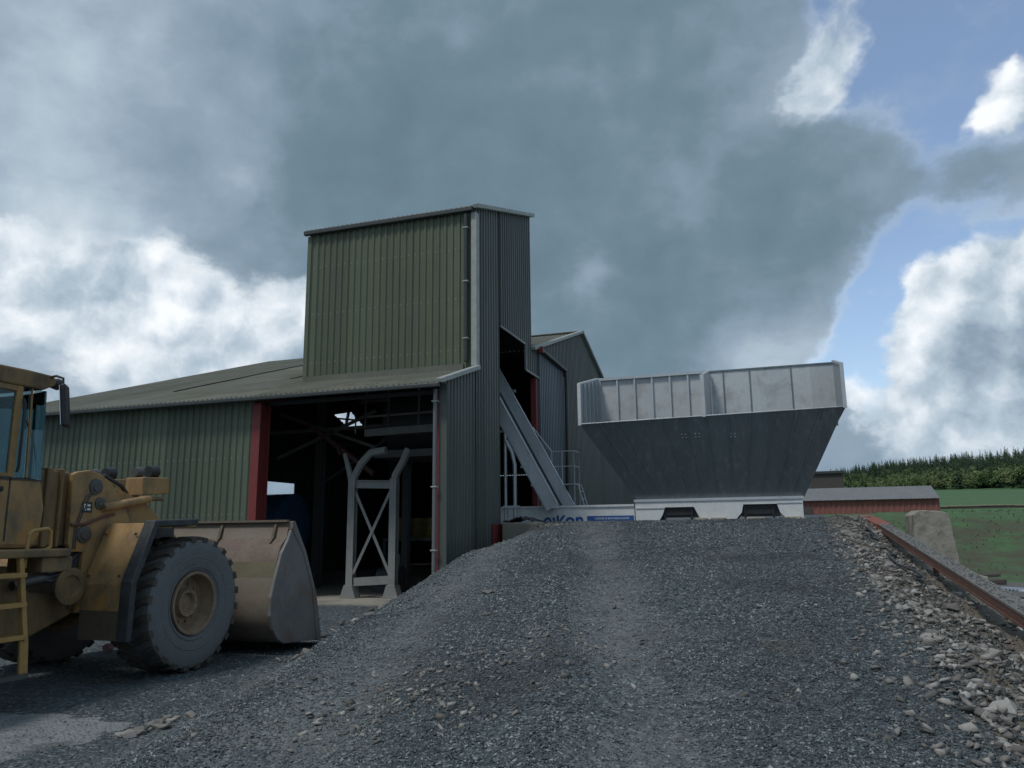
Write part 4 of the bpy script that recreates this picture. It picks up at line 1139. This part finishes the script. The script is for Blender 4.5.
# ------------------------------------------------------------------ wheel loader
L = thing('wheel_loader', 'worn yellow wheel loader with its big bucket resting on the yard', 'wheel loader', (-8.12,6.4,0))
CX = -8.12
def wheel(cx_, cy_, side):
    """side +1: outer face towards +X"""
    cz_ = .79
    mb = MB(); mb.lathe([(0,0),(0,.10),(.05,.12),(.06,.16),(.0,.17),(-.03,.20)], (cx_+side*.12,cy_,cz_), 'X', 28) if side > 0 else mb.lathe([(0,0),(0,.10),(-.05,.12),(-.06,.16),(0,.17),(.03,.20)], (cx_+side*.12,cy_,cz_), 'X', 28)
    for k_ in range(10):
        a = 2*pi*k_/10; mb.lathe([(0,.016),(side*.02,.016),(side*.02,0)], (cx_+side*.12+side*.04,cy_+.14*cos(a),cz_+.14*sin(a)), 'X', 6)
    w = mb.build('wheel', M['rim'], L, smooth=True)
    s = side
    rp = [(s*.27,.335),(s*.285,.345),(s*.285,.372),(s*.26,.375),(s*.24,.36),(s*.20,.345),(s*.17,.33),(s*.10,.31),(s*.09,.27),(s*.11,.18),(-s*.02,.17),(-s*.02,.33),(-s*.26,.36),(-s*.26,.39)]
    mb = MB(); mb.lathe(rp, (cx_,cy_,cz_), 'X', 48)
    for k_ in range(12):
        a = 2*pi*(k_+.5)/12; mb.lathe([(s*.1,.02),(s*.125,.02),(s*.125,0)], (cx_,cy_+.225*cos(a),cz_+.225*sin(a)), 'X', 6)
    mb.build('rim', M['rim'], w, smooth=True)
    tp = [(-.24,.37),(-.27,.40),(-.285,.50),(-.292,.62),(-.292,.72),(-.275,.752),(-.16,.755),(0,.758),(.16,.755),(.275,.752),(.292,.72),(.292,.62),(.285,.50),(.27,.40),(.24,.37)]
    mb = MB(); mb.lathe(tp, (cx_,cy_,cz_), 'X', 72)
    for rr, ww in ((.43,.006),(.545,.005),(.66,.006)):
        off = s*(.279 if rr < .5 else .288 if rr < .6 else .277)
        mb.lathe([(off,rr-.008),(off+s*ww,rr),(off,rr+.008)], (cx_,cy_,cz_), 'X', 72)
    mb.m = [0]*len(mb.f)
    n = 24
    for k_ in range(n):       # tread lugs, alternating left and right, slanted, reaching down the shoulder
        for sd in (-1, 1):
            a0 = 2*pi*(k_+(.5 if sd > 0 else 0))/n
            da = .62*2*pi/n/1.5; sk_ = .16
            V = []
            for (xx, r1, r2, sh) in ((sd*.02,.745,.795,sk_),(sd*.16,.745,.797,.05),(sd*.25,.735,.793,0),(sd*.298,.725,.782,0)):
                for aa in (a0+sh-da/2, a0+sh+da/2):
                    for rr in (r1, r2): V.append((cx_+xx, cy_+rr*cos(aa), cz_+rr*sin(aa)))
            F = []
            for j in range(3):
                b0 = 4*j; b1 = b0+4
                F += [(b0+1,b0+3,b1+3,b1+1),(b0,b0+1,b1+1,b1),(b0+2,b1+2,b1+3,b0+3)]
            F += [(0,2,3,1),(12,13,15,14)]
            mb.add(V, F, 1)
    t_ = mb.build('tyre', [M['tyre'], M['tread']], w, smooth=True)
    return w
wheel(-7.09, 8.0, 1); wheel(-9.15, 8.0, -1); wheel(-7.09, 4.5, 1); wheel(-9.15, 4.5, -1)
mb = MB(); mb.lathe([(-.75,.16),(-.3,.2),(-.1,.3),(.1,.3),(.3,.2),(.75,.16)], (CX,8.0,.775), 'X', 20); mb.build('axle', M['mud'], L, smooth=True)
mb = MB(); mb.lathe([(-.75,.16),(-.3,.2),(-.1,.3),(.1,.3),(.3,.2),(.75,.16)], (CX,4.5,.775), 'X', 20); mb.build('axle', M['mud'], L, smooth=True)
# fenders of the front wheels
for sgn in (1, -1):
    X0, X1 = (CX+sgn*.60, CX+sgn*1.17)
    a, b = min(X0,X1), max(X0,X1)
    mb = MB(); prof = [(8.1,1.745),(7.28,1.745),(6.99,1.07),(6.98,.78),(7.02,.78),(7.04,1.06),(7.32,1.70),(8.1,1.70)]
    mb.prism(prof,'X',a,b); fd = mb.build('fender', M['yellow'], L, bevel=.008)
    mb = MB(); mb.prism([(6.985,.79),(6.975,.47),(6.995,.47),(7.015,.79)],'X',a+.0,b+.0); mb.build('mud_flap', M['mud'], fd)
    xo = X1
    rb = [(7.95,1.80),(7.24,1.775),(6.96,1.10),(6.945,.46),(7.02,.46),(7.04,1.08),(7.30,1.70),(7.95,1.72)]
    mb = MB(); mb.prism(rb,'X',xo-(0 if sgn > 0 else .16),xo+(.16 if sgn > 0 else 0)); mb.build('rubber_edge', M['rubber'], fd, bevel=.015)
    mb = MB(); mb.prism([(7.32,1.25),(7.32,1.695),(8.35,1.695),(8.35,1.45),(8.2,1.25)],'X',min(X0,X0-.03*sgn),max(X0,X0-.03*sgn)); mb.build('inner_liner', M['rubber'], fd)
    mb = MB(); mb.lathe([(0,0),(0,.045),(.06,.045),(.06,0)], (xo-.1*sgn, 6.93, .40), 'Y', 12); mb.build('reflector', M['pipe_red'], fd)
# front frame towers
tower_pts = [(7.0,.75),(7.02,1.42),(6.85,1.43),(6.80,1.52),(6.79,2.30),(6.85,2.33),(7.02,2.36),(7.18,2.32),(7.36,2.21),(7.55,1.95),(7.75,1.70),(7.9,1.3),(8.1,.75)]
for sgn in (1,-1):
    x = CX+sgn*.50
    mb = MB(); mb.prism(tower_pts,'X',x-.035,x+.035); fr = mb.build('front_frame', M['yellow'], L, bevel=.012)
    pieces('pin', M['grille'], fr, [lambda m, y=y, z=z, r=r: m.lathe([(0,r),(sgn*.015,r*.96),(sgn*.02,r*.6),(sgn*.03,r*.55),(sgn*.03,0)], (x+sgn*.035,y,z), 'X', 24) for (y, z, r) in ((7.11,2.17,.095),(7.19,1.98,.075),(7.0,1.62,.10))], smooth=True)
    if sgn > 0:
        mb = MB(); mb.box(x+.036,x+.040,6.94,7.08,1.87,1.99); dc = mb.build('decal', M['black'], fr)
        mb = MB(); mb.box(x+.0405,x+.042,6.965,6.995,1.89,1.97); mb.box(x+.0405,x+.042,7.01,7.055,1.94,1.965); mb.box(x+.0405,x+.042,7.01,7.055,1.895,1.92); mb.build('decal_mark', M['white_ink'], dc)
        mb = MB(); mb.tube([(x+.05,6.80,1.73),(x+.05,7.0,1.74),(x+.05,7.25,1.83),(x+.05,7.4,1.86)], .018, 8); mb.build('brake_hose', M['rust'], fr, smooth=True)
mb = MB(); mb.box(CX-.465,CX+.465,6.95,7.05,.8,1.5); mb.box(CX-.465,CX+.465,7.7,7.8,.8,1.3); mb.box(CX-.465,CX+.465,6.85,6.95,1.55,1.8); mb.build('frame_plate', M['mud'], L)
# boom arms, lever and cylinders
for sgn in (1,-1):
    x = CX+sgn*.40
    mb = MB(); mb.prism([(7.0,2.28),(7.2,2.28),(8.0,2.02),(8.9,1.35),(9.5,.72),(9.55,.5),(9.35,.42),(9.1,.6),(8.7,1.0),(7.9,1.65),(7.05,2.02)],'X',x-.04,x+.04); mb.build('boom_arm', M['yellow'], L, bevel=.012)
    mb = MB(); mb.tube([(x+sgn*.16,7.22,1.93),(x+sgn*.13,7.95,2.06)], .05, 12); cyl = mb.build('lift_cylinder', M['yellow'], L, smooth=True)
    mb = MB(); mb.tube([(x+sgn*.13,7.95,2.06),(x+sgn*.11,8.2,2.07)], .03, 10); mb.build('rod', M['brown'], cyl, smooth=True)
mb = MB(); mb.tube([(CX,7.1,1.7),(CX,8.0,2.0)], .08, 12); mb.build('tilt_cylinder', M['mud'], L, smooth=True)
mb = MB(); mb.prism([(8.0,2.1),(8.2,2.2),(8.75,1.4),(8.95,.8),(8.75,.75),(8.45,1.35)],'X',CX-.08,CX+.08); mb.build('tilt_lever', M['mud'], L, bevel=.01)
mb = MB(); mb.lathe([(-.42,.15),(.42,.15)], (CX,7.9,1.85), 'X', 16); mb.build('cross_tube', M['grille'], L, smooth=True)
for dx in (-.3,.1,.25):
    mb = MB(); mb.tube([(CX+dx,7.15,2.2),(CX+dx+.05,7.45,2.33),(CX+dx+.02,7.75,2.22),(CX+dx+.04,8.0,1.95)], .025, 8); mb.build('hydraulic_hose', M['rubber'], L, smooth=True)
# headlight brackets
for sgn in (1,-1):
    x = CX+sgn*.36
    mb = MB(); mb.prism([(7.84,2.10),(7.84,2.33),(8.30,2.35),(8.30,2.14)],'X',x-.12,x+.16); hb = mb.build('lamp_bracket', M['yellow'], L, bevel=.012)
    mb = MB(); mb.lathe([(-.06,0),(-.06,.075),(.05,.09),(.06,.09),(.06,0)], (x-.0,8.14,2.42), 'Y', 18); mb.build('headlight', M['black'], hb, smooth=True)
    mb = MB(); mb.lathe([(-.05,0),(-.05,.06),(.05,.07),(.05,0)], (x-.02,7.92,2.40), 'Y', 16); mb.build('headlight', M['grille'], hb, smooth=True)
    mb = MB(); mb.lathe([(0,.03),(0,.0)], (x+.122*sgn,8.18,2.27), 'X', 12); mb.box(x+.1*sgn-.03,x+.1*sgn+.03,8.12,8.22,2.25,2.31); mb.build('marker_light', M['pipe_red'], hb)
# rear frame, deck, ladder
mb = MB(); mb.prism([(4.0,.55),(6.45,.52),(7.1,.77),(7.12,.93),(6.45,1.02),(6.2,1.3),(4.0,1.3)],'X',CX-.42,CX+.44); mb.build('rear_frame', M['brown'], L, bevel=.02)
mb = MB(); mb.lathe([(0,0),(0,.19),(.04,.2),(.05,.16),(.05,.12),(.03,.11),(.03,0)], (CX+.62,6.78,1.06), 'X', 28); mb.build('steering_joint', M['brown'], L, smooth=True)
mb = MB(); mb.tube([(CX+.5,6.2,1.1),(CX+.5,6.95,1.2)], .05, 10); mb.build('steering_cylinder', M['grille'], L, smooth=True)
mb = MB(); mb.box(CX-.45,CX+.42,6.42,6.86,1.5,2.33); mb.box(CX-.4,CX+.46,6.52,6.60,1.48,2.36); mb.box(CX+.3,CX+.47,6.70,6.74,1.48,2.36)
mb.build('hydraulic_tank', M['brown'], L, bevel=.02)
mb = MB(); mb.box(CX-1.15,CX+1.22,4.9,6.24,1.40,1.48); mb.box(CX+.7,CX+1.18,5.95,6.3,1.25,1.40); mb.build('deck', M['brown'], L, bevel=.015)
ldx = -6.9
ld = None
mb = MB()
mb.beam((ldx-.05,5.70,1.45),(ldx,5.80,.62),.05,.05); mb.beam((ldx-.05,5.22,1.45),(ldx,5.28,.62),.05,.05)
mb.beam((ldx,5.79,.64),(ldx,5.82,.30),.03,.09); mb.beam((ldx,5.28,.64),(ldx,5.30,.30),.03,.09)
ld = mb.build('ladder', M['yellow_trim'], L, bevel=.006)
for z in (1.24,.965,.665):
    f = (1.45-z)/.83
    mb = MB(); mb.box(ldx-.14,ldx+.05,5.24+.06*f,5.70+.09*f,z-.022,z+.022); mb.build('step', M['yellow_trim'], ld, bevel=.005)
mb = MB(); mb.box(ldx-.14,ldx+.05,5.28,5.84,.29,.33); mb.build('step', M['grille'], ld)
mb = MB(); mb.tube([(-7.0,5.80,1.30),(-7.0,5.82,1.62),(-7.0,5.86,1.66),(-7.0,6.02,1.68),(-7.0,6.06,1.65),(-7.0,6.07,1.50),(-7.0,6.03,1.47),(-7.0,5.95,1.46)], .02, 8)
mb.build('handrail', M['yellow_trim'], L, smooth=True)
# rear engine hood
mb = MB(); mb.prism([(2.5,1.1),(2.45,1.6),(2.6,2.1),(4.6,2.25),(4.6,1.1)],'X',CX-.62,CX+.62); hd = mb.build('engine_hood', M['yellow'], L, bevel=.05)
mb = MB()
for z in np.arange(1.35,1.95,.09): mb.box(CX+.62,CX+.635,3.0,4.2,z,z+.04)
mb.build('grille', M['black'], hd)
mb = MB(); mb.tube([(CX-.3,3.6,2.15),(CX-.3,3.6,2.85)], .06, 10); mb.build('exhaust', M['rust'], L, smooth=True)
mb = MB(); mb.box(CX-1.1,CX+1.1,2.25,2.75,.75,1.5); mb.build('counterweight', M['yellow'], L, bevel=.06)
for sgn in (1,-1):
    mb = MB(); mb.prism([(3.6,1.62),(5.2,1.62),(5.3,1.5),(5.2,1.55),(3.6,1.55)],'X',CX+sgn*.9-.26,CX+sgn*.9+.26); mb.build('rear_fender', M['rubber'], L, bevel=.01)
# cab
CW = .77
xr_, xl_ = CX+CW, CX-CW
mb = MB()
mb.prism([(4.65,1.48),(4.65,2.2),(6.20,2.2),(6.27,1.9),(6.25,1.62),(6.18,1.48)],'X',xl_,xr_)
cb_ = mb.build('cab_body', M['yellow'], L, bevel=.05)
mb = MB()
for x in (xl_+.02, xr_-.02):
    mb.box(x-.025,x+.025,5.80,5.87,2.2,3.14); mb.box(x-.025,x+.025,4.66,4.75,2.2,3.14); mb.box(x-.024,x+.024,4.75,5.8,3.08,3.14); mb.box(x-.024,x+.024,4.75,5.8,2.2,2.24)
    mb.beam((x,6.02,2.2),(x,5.985,3.14),.025,.025)
mb.box(xl_,xr_,4.66,4.72,3.06,3.14)
mb.build('cab_pillar', M['yellow'], L, bevel=.008)
mb = MB()
mb.prism([(4.45,3.14),(4.47,3.27),(4.55,3.31),(5.9,3.32),(6.18,3.31),(6.24,3.28),(6.23,3.21),(6.1,3.14)],'X',xl_-.02,xr_+.02)
rf_ = mb.build('cab_roof', M['brown'], L, bevel=.02)
pieces('work_lamp', M['black'], rf_, [lambda m, x=x: m.lathe([(-.05,0),(-.05,.05),(.04,.065),(.05,.06),(.05,0)], (x,6.27,3.24), 'Y', 14) for x in (xr_-.05,xl_+.05)], smooth=True)
# glazing
mb = MB(); mb.box(xr_-.024,xr_-.016,4.76,5.79,2.24,3.08); mb.build('side_window', M['glass'], L)
mb = MB(); mb.box(xl_+.016,xl_+.024,4.76,5.79,2.24,3.08); mb.build('side_window', M['glass'], L)
for x in (xr_-.02, xl_+.02):
    for ya, yb in ((5.875,5.99),(6.015,6.19)):
        mb = MB(); mb.prism([(ya,2.2),(yb,2.2),(yb-.03,3.135),(ya,3.135)],'X',x-.004,x+.004); mb.build('quarter_window', M['glass'], L)
mb = MB(); n = 14; vs = []
for i in range(n+1):
    f = i/n*2-1; x = CX+f*(CW-.02); y = 6.165+.10*(1-abs(f)**3.2)
    vs += [(x, y+.03, 2.18),(x, y-.02, 3.14),(x, y+.036, 2.18),(x, y-.014, 3.14)]
fs = []
for i in range(n): 
    j = 4*i; k_ = j+4
    fs += [(j,k_,k_+1,j+1),(j+2,j+3,k_+3,k_+2)]
mb.add(vs, fs); mb.build('windscreen', M['glass'], L, smooth=True)
mb = MB(); mb.box(xl_+.1,xr_-.1,4.68,4.70,2.24,3.06); mb.build('rear_window', M['glass'], L)
# seat and wheel inside the cab
mb = MB(); mb.box(CX-.25,CX+.25,4.95,5.4,2.0,2.25); mb.prism([(4.88,2.2),(5.02,2.2),(4.95,2.85),(4.85,2.85)],'X',CX-.24,CX+.24); mb.build('driver_seat', M['black'], L, bevel=.04)
mb = MB(); mb.tube([(CX,5.95,2.0),(CX,5.75,2.42)], .04, 8)
ring_ = [(CX+.2*cos(a), 5.73+.17*sin(a), 2.44+.09*sin(a)) for a in np.linspace(0,2*pi,21)]
mb.tube(ring_, .015, 6); mb.build('steering_wheel', M['black'], L, smooth=True)
# mirror on its arm
mb = MB(); mb.tube([(xr_-.05,6.15,3.28),(xr_+.08,6.17,3.30),(xr_+.17,6.18,3.27),(xr_+.19,6.18,3.1)], .014, 8); mr = mb.build('mirror', M['black'], L, smooth=True)
ca_, sa_ = cos(radians(-52)), sin(radians(-52))
def mir(u0, u1, v0, v1, z0, z1, tilt=.10):
    m = MB(); m.box(u0,u1,v0,v1,z0,z1)
    m.v = [(xr_+.17+u*ca_-v*sa_+tilt*(3.18-z)*.55, 6.17+u*sa_+v*ca_+tilt*(3.18-z), z) for (u, v, z) in m.v]; return m
mir(-.10,.10,0,.06,2.74,3.20).build('mirror_housing', M['black'], mr, bevel=.025)
mir(-.085,.085,-.008,-.003,2.76,3.18).build('mirror_glass', M['mirror'], mr)
# lines, seams and fittings
pieces('hydraulic_line', M['rubber'], L, [lambda m, k=k: m.tube([(CX+.35,6.35,1.35-.07*k),(CX+.52+.03*k,6.6,1.30-.09*k),(CX+.55,6.85,1.33-.06*k),(CX+.46,7.02,1.42-.05*k)], .022, 8) for k in range(3)], smooth=True)
pieces('grease_pipe', M['grille'], L, [lambda m, k=k: m.tube([(CX+.545,6.86+.03*k,1.46),(CX+.545,6.87+.03*k,1.72),(CX+.545,6.98+.05*k,2.05),(CX+.545,7.05+.05*k,2.1)], .008, 6) for k in range(2)], smooth=True)
mb = MB(); mb.box(xr_-.002,xr_+.006,5.825,5.84,1.56,2.19); mb.box(xr_-.002,xr_+.006,4.8,6.2,2.175,2.19); mb.build('door_seal', M['rubber'], cb_)
mb = MB(); mb.box(xr_+.001,xr_+.012,5.62,5.76,2.05,2.1); mb.tube([(xr_+.02,5.63,2.075),(xr_+.035,5.69,2.075),(xr_+.02,5.75,2.075)], .009, 6); mb.build('door_handle', M['black'], cb_)
mb = MB(); mb.tube([(xr_+.04,5.86,2.25),(xr_+.06,5.86,2.3),(xr_+.06,5.86,2.95),(xr_+.03,5.86,3.0)], .014, 8); mb.build('grab_rail', M['black'], L, smooth=True)
mb = MB(); mb.tube([(xr_-.12,6.245,2.2),(xr_-.2,6.235,2.55),(xr_-.38,6.25,2.85)], .01, 6); mb.build('wiper', M['black'], L)
fd0 = [o_ for o_ in L.children if o_.name.startswith('fender')][0]
pieces('bolt', M['grille'], fd0, [lambda m, q=q: m.lathe([(-.012,.014),(-.0,.014),(-.0,0)], (q[0],7.0+(q[1]-1.12)*.43-.012,q[1]), 'Y', 6) for q in ((CX+.66,1.62),(CX+1.10,1.62),(CX+.66,1.16),(CX+1.10,1.16))])
# bucket
bk = None
BX0, BX1 = CX-1.57, CX+1.57
shell = [(9.50,1.73),(9.44,1.50),(9.32,1.40),(9.235,1.18),(9.18,.97),(9.10,.72),(9.10,.50),(9.16,.32),(9.28,.18),(9.42,.10),(9.6,.07),(10.5,.04)]
inner = [(y+.03 if i < 9 else y, z+(.03 if i > 7 else 0)) for i, (y, z) in enumerate(shell)]
mb = MB(); mb.prism(shell+inner[::-1],'X',BX0,BX1); mb.m[2+2] = 1; mb.m[2+1] = 1; mb.m[2+3] = 2
bk = mb.build('bucket', [M['bucket_back'], M['bucket_rust'], M['bucket_olive']], L, smooth=True)
for x in (BX0-.03, BX1+.03):
    mb = MB(); mb.prism([(9.49,1.62),(9.42,1.48),(9.28,1.30),(9.16,.98),(9.08,.72),(9.08,.48),(9.15,.30),(9.27,.16),(9.42,.09),(10.2,.05),(10.06,.75),(9.78,1.30)],'X',x-.025,x+.025); mb.build('side_plate', M['bucket_side'], bk, bevel=.008)
    mb = MB(); mb.prism([(9.50,1.73),(9.55,1.73),(9.85,1.30),(10.15,.70),(10.32,.05),(10.2,.045),(10.05,.75),(9.77,1.30),(9.48,1.62)],'X',x-.035,x+.035); mb.build('side_cutter', M['bucket_side'], bk, bevel=.006)
mb = MB(); mb.box(BX0-.05,BX1+.05,10.25,10.6,.03,.07); mb.build('cutting_edge', M['grille'], bk, bevel=.006)
mb = MB(); mb.beam((BX0,9.47,1.735),(BX1,9.47,1.735),.06,.03); mb.build('spill_guard', M['bucket_back'], bk)
pieces('gusset', M['mud'], bk, [lambda m, x=x: m.prism([(9.47,1.72),(9.40,1.52),(9.33,1.44),(9.43,1.5)],'X',x-.02,x+.02) for x in np.linspace(BX0+.2, BX1-.2, 4)])
bk.location.z += .05
mb = MB(); mb.box(BX0,BX1,9.355,9.375,1.40,1.44); mb.build('stiffener', M['mud'], bk)

# ------------------------------------------------------------------ camera
cam = bpy.data.cameras.new('camera'); co = bpy.data.objects.new('camera', cam); COL.objects.link(co)
cam.sensor_width = 36; cam.lens = 36*775/1024; cam.clip_start = .05; cam.clip_end = 4000
co.matrix_world = Matrix.Translation((0,0,1.6)) @ Matrix.Rotation(radians(18.7),4,'Z') @ Matrix.Rotation(pi/2+radians(10.8),4,'X') @ Matrix.Rotation(-radians(.6),4,'Z')
scene.camera = co

# ------------------------------------------------------------------ light and sky
SUN_AZ, SUN_EL = radians(-150), radians(60)
sd = Vector((sin(SUN_AZ)*cos(SUN_EL), cos(SUN_AZ)*cos(SUN_EL), sin(SUN_EL)))
sun = bpy.data.lights.new('sun', 'SUN'); sun.energy = 1.5; sun.angle = radians(11); sun.color = (1,.97,.93)
so_ = bpy.data.objects.new('sun', sun); COL.objects.link(so_); so_.location = (0,-20,40)
so_.rotation_euler = sd.to_track_quat('Z','Y').to_euler()

world = bpy.data.worlds.new('World'); scene.world = world; world.use_nodes = True
t = NT(world.node_tree)
for n_ in list(t.n): t.n.remove(n_)
outw = t.node('ShaderNodeOutputWorld')
sky = t.node('ShaderNodeTexSky', sky_type='NISHITA'); sky.sun_disc = False
sky.sun_elevation = SUN_EL; sky.sun_rotation = SUN_AZ; sky.air_density = 1.0; sky.dust_density = .6; sky.ozone_density = 1.5
bg = t.node('ShaderNodeBackground'); bg.inputs[1].default_value = .15
t.put(bg.inputs[0], sky.outputs[0])
D = t.vmath('NORMALIZE', t.node('ShaderNodeTexCoord').outputs['Generated'])
sx = t.node('ShaderNodeSeparateXYZ'); t.put(sx.inputs[0], D)
zc = t.math('ADD', t.math('MAXIMUM', sx.outputs[2], 0.0), .22)
cmb = t.node('ShaderNodeCombineXYZ')
t.put(cmb.inputs[0], t.math('DIVIDE', sx.outputs[0], zc)); t.put(cmb.inputs[1], t.math('DIVIDE', sx.outputs[1], zc))
Q = cmb.outputs[0]
DS = t.mapping(D, (1,1,2.1))       # cloud layers stretch along the horizon
soft_n = t.math('SUBTRACT', t.noise(DS, 3.2, 6, .52, .6), .5)
warp = t.node('ShaderNodeTexNoise'); t.put(warp.inputs['Vector'], D); warp.inputs['Scale'].default_value = 7; warp.inputs['Detail'].default_value = 5; warp.inputs['Roughness'].default_value = .6
wv = t.vmath('SCALE', t.vmath('SUBTRACT', warp.outputs['Color'], (.5,.5,.5)), scale=.13)
DW = t.vmath('NORMALIZE', t.vmath('ADD', D, wv))
def puff(vec):
    """billowing fractal: rounded lumps on lumps"""
    v1 = t.voro(vec, 9).outputs['Distance']; v2 = t.voro(vec, 22).outputs['Distance']
    f = t.noise(vec, 7.0, 8, .58, .1)
    s_ = t.math('ADD', t.math('MULTIPLY', t.math('SUBTRACT', .42, v1), .42), t.math('MULTIPLY', t.math('SUBTRACT', .42, v2), .26))
    return t.math('ADD', s_, t.math('MULTIPLY', t.math('SUBTRACT', f, .5), 1.25))
wv2 = t.vmath('SCALE', t.vmath('SUBTRACT', warp.outputs['Color'], (.5,.5,.5)), scale=.05)
DP = t.vmath('ADD', D, wv2)
n1 = puff(DP)
n1s = puff(t.vmath('ADD', DP, (-.016,-.006,.020)))       # the same field a step towards the light
relief = t.math('SUBTRACT', n1, n1s)
fine_n = t.math('SUBTRACT', t.noise(t.mapping(DP, (1,1,1.6)), 8.5, 8, .6, .2), .5)
def blob(az, el, rad, amp, vec=DW):
    a, e = radians(az), radians(el)
    d = (sin(a)*cos(e), cos(a)*cos(e), sin(e))
    g = t.math('DIVIDE', t.vmath('DISTANCE', vec, d), radians(rad))
    return t.math('MULTIPLY', t.math('POWER', 2.718, t.math('MULTIPLY', t.math('MULTIPLY', g, g), -1.0)), amp)
def total(parts):
    s_ = parts[0]
    for q_ in parts[1:]: s_ = t.math('ADD', s_, q_)
    return s_
# bright cumulus standing behind the deck
cum = total([blob(-50,14,6.5,.8), blob(-44,11,6.5,.8), blob(-37,13.5,5,.8), blob(-34.2,16.8,3.2,.7), blob(-51,20,5,.6), blob(-31,10,6,.6), blob(-42,16.5,4.5,.55),
             blob(4.2,28.4,2.6,.62), blob(6.0,31,2.6,.55), blob(7.2,34,2.8,.62), blob(2.4,28.2,2.6,.45), blob(16.6,26.3,2.4,.8), blob(18.5,21,3.0,.6), blob(18,17.5,2.4,.6),
             blob(11.9,12.3,2.9,1.0), blob(15,14.2,2.9,1.0), blob(10.2,8.6,3.0,.75), blob(15,7.5,6,.95), blob(7,5.5,4,.55), blob(0,7,6,.35), blob(-8,6,8,.4)])
cumc = t.smooth(t.math('ADD', cum, t.math('MULTIPLY', n1, 1.15)), .26, .62)
cuml = total([blob(15.5,11.5,2.6,-.16), blob(14,7,5,-.20), blob(9.5,7.5,3,-.12), blob(18,21,4,-.22), blob(5.5,30.5,3.5,-.10), blob(3,28.5,1.6,-.10), blob(16.5,17,3,-.16), blob(-40,11,4,-.08), blob(-47,17,4,-.10)])
cuml = t.math('ADD', t.math('ADD', .86, cuml), t.math('ADD', t.math('MULTIPLY', relief, .95), t.math('ADD', t.math('MULTIPLY', n1, .10), t.math('MULTIPLY', soft_n, .30))))
# the grey deck, with the places where it opens
gap = total([blob(14.2,30.8,5.4,1.8), blob(10.5,34,3.2,1.4), blob(10.5,19.0,2.6,.75), blob(7.2,13.3,3.0,1.3), blob(5.0,10.5,2.4,.7), blob(-53,15.2,2.2,1.5), blob(22,36,8,1.4), blob(8.5,16.3,2.2,.7),
             blob(4.8,28.6,2.2,.65), blob(7.2,32.8,2.6,.80), blob(17,26.5,2.4,.9), blob(12,12.3,3.8,1.2), blob(15.5,14.5,4.0,1.1), blob(10,8.6,4.0,.8), blob(15,7,7,1.0), blob(18,18.5,2.4,.5), blob(12,17.5,2.6,.6),
             blob(-51,15,6.5,.62), blob(-44,11.5,6,.66), blob(-37,13.5,4.6,.72), blob(-34.0,16.8,2.8,.55), blob(-32,9,6,.5), blob(-43,17,4,.3)])
deck = t.smooth(t.math('SUBTRACT', t.math('ADD', .90, t.math('ADD', t.math('MULTIPLY', fine_n, 1.25), t.math('ADD', t.math('MULTIPLY', n1, .40), t.math('MULTIPLY', soft_n, .6)))), gap), -.02, .62)
lum = total([blob(-19,28,15,-.16), blob(-8,16,8,-.18), blob(-33,22.5,6.5,-.13), blob(11,23,6,-.04), blob(1,21,6,-.06), blob(-3,33,7,-.06), blob(-26,16,6,-.08), blob(-28,29,9,-.04),
             blob(-50,18.5,6,.26), blob(-47,32,10,.12), blob(-44,24,5,-.06), blob(-39.6,25,2.2,.11), blob(-38.4,24.3,1.5,.08), blob(-12.6,18.8,2.2,.17), blob(-13.8,16.8,1.6,.14), blob(-4,24.5,3,.10), blob(-5,20,3,.05), blob(-3,11,4,.12), blob(1,10,3.5,.16), blob(9,17.5,3,.10), blob(1.5,29.5,3.5,.14), blob(2,24,5,-.05)])
thin = t.math('MULTIPLY', t.math('SUBTRACT', 1.0, t.smooth(deck, .30, 1.0)), .24)      # thin edges let the light through
lum = t.math('ADD', t.math('ADD', .43, t.math('ADD', lum, thin)), t.math('ADD', t.math('MULTIPLY', fine_n, .27), t.math('ADD', t.math('MULTIPLY', soft_n, .30), t.math('MULTIPLY', relief, .16))))
stops = [(0.05,(.105,.165,.210)),(.28,(.152,.226,.285)),(.48,(.265,.35,.44)),(.68,(.46,.55,.63)),(.86,(.72,.78,.84)),(1,(.90,.93,.95))]
def emit(v):
    b_ = t.node('ShaderNodeBackground'); t.put(b_.inputs[0], t.ramp(v, stops)); b_.inputs[1].default_value = 1.0
    return b_.outputs[0]
def over(f, lo, hi):
    m_ = t.node('ShaderNodeMixShader'); t.put(m_.inputs[0], f); t.put(m_.inputs[1], lo); t.put(m_.inputs[2], hi)
    return m_.outputs[0]
veil = t.math('ADD', .13, t.math('MULTIPLY', t.math('MAXIMUM', fine_n, 0.0), .8))
sh = over(veil, bg.outputs[0], emit(.66))        # thin high veil over the blue
sh = over(cumc, sh, emit(cuml))
sh = over(deck, sh, emit(lum))
t.put(outw.inputs[0], sh)
world.cycles.sampling_method = 'MANUAL'; world.cycles.sample_map_resolution = 256

# ------------------------------------------------------------------ render settings
scene.render.engine = 'CYCLES'
scene.cycles.use_denoising = True
scene.cycles.max_bounces = 6; scene.cycles.transparent_max_bounces = 8
scene.cycles.use_adaptive_sampling = True; scene.cycles.adaptive_threshold = .015
scene.view_settings.view_transform = 'Standard'; scene.view_settings.look = 'None'
scene.view_settings.exposure = .12; scene.view_settings.gamma = 1; scene.view_settings.use_curve_mapping = False
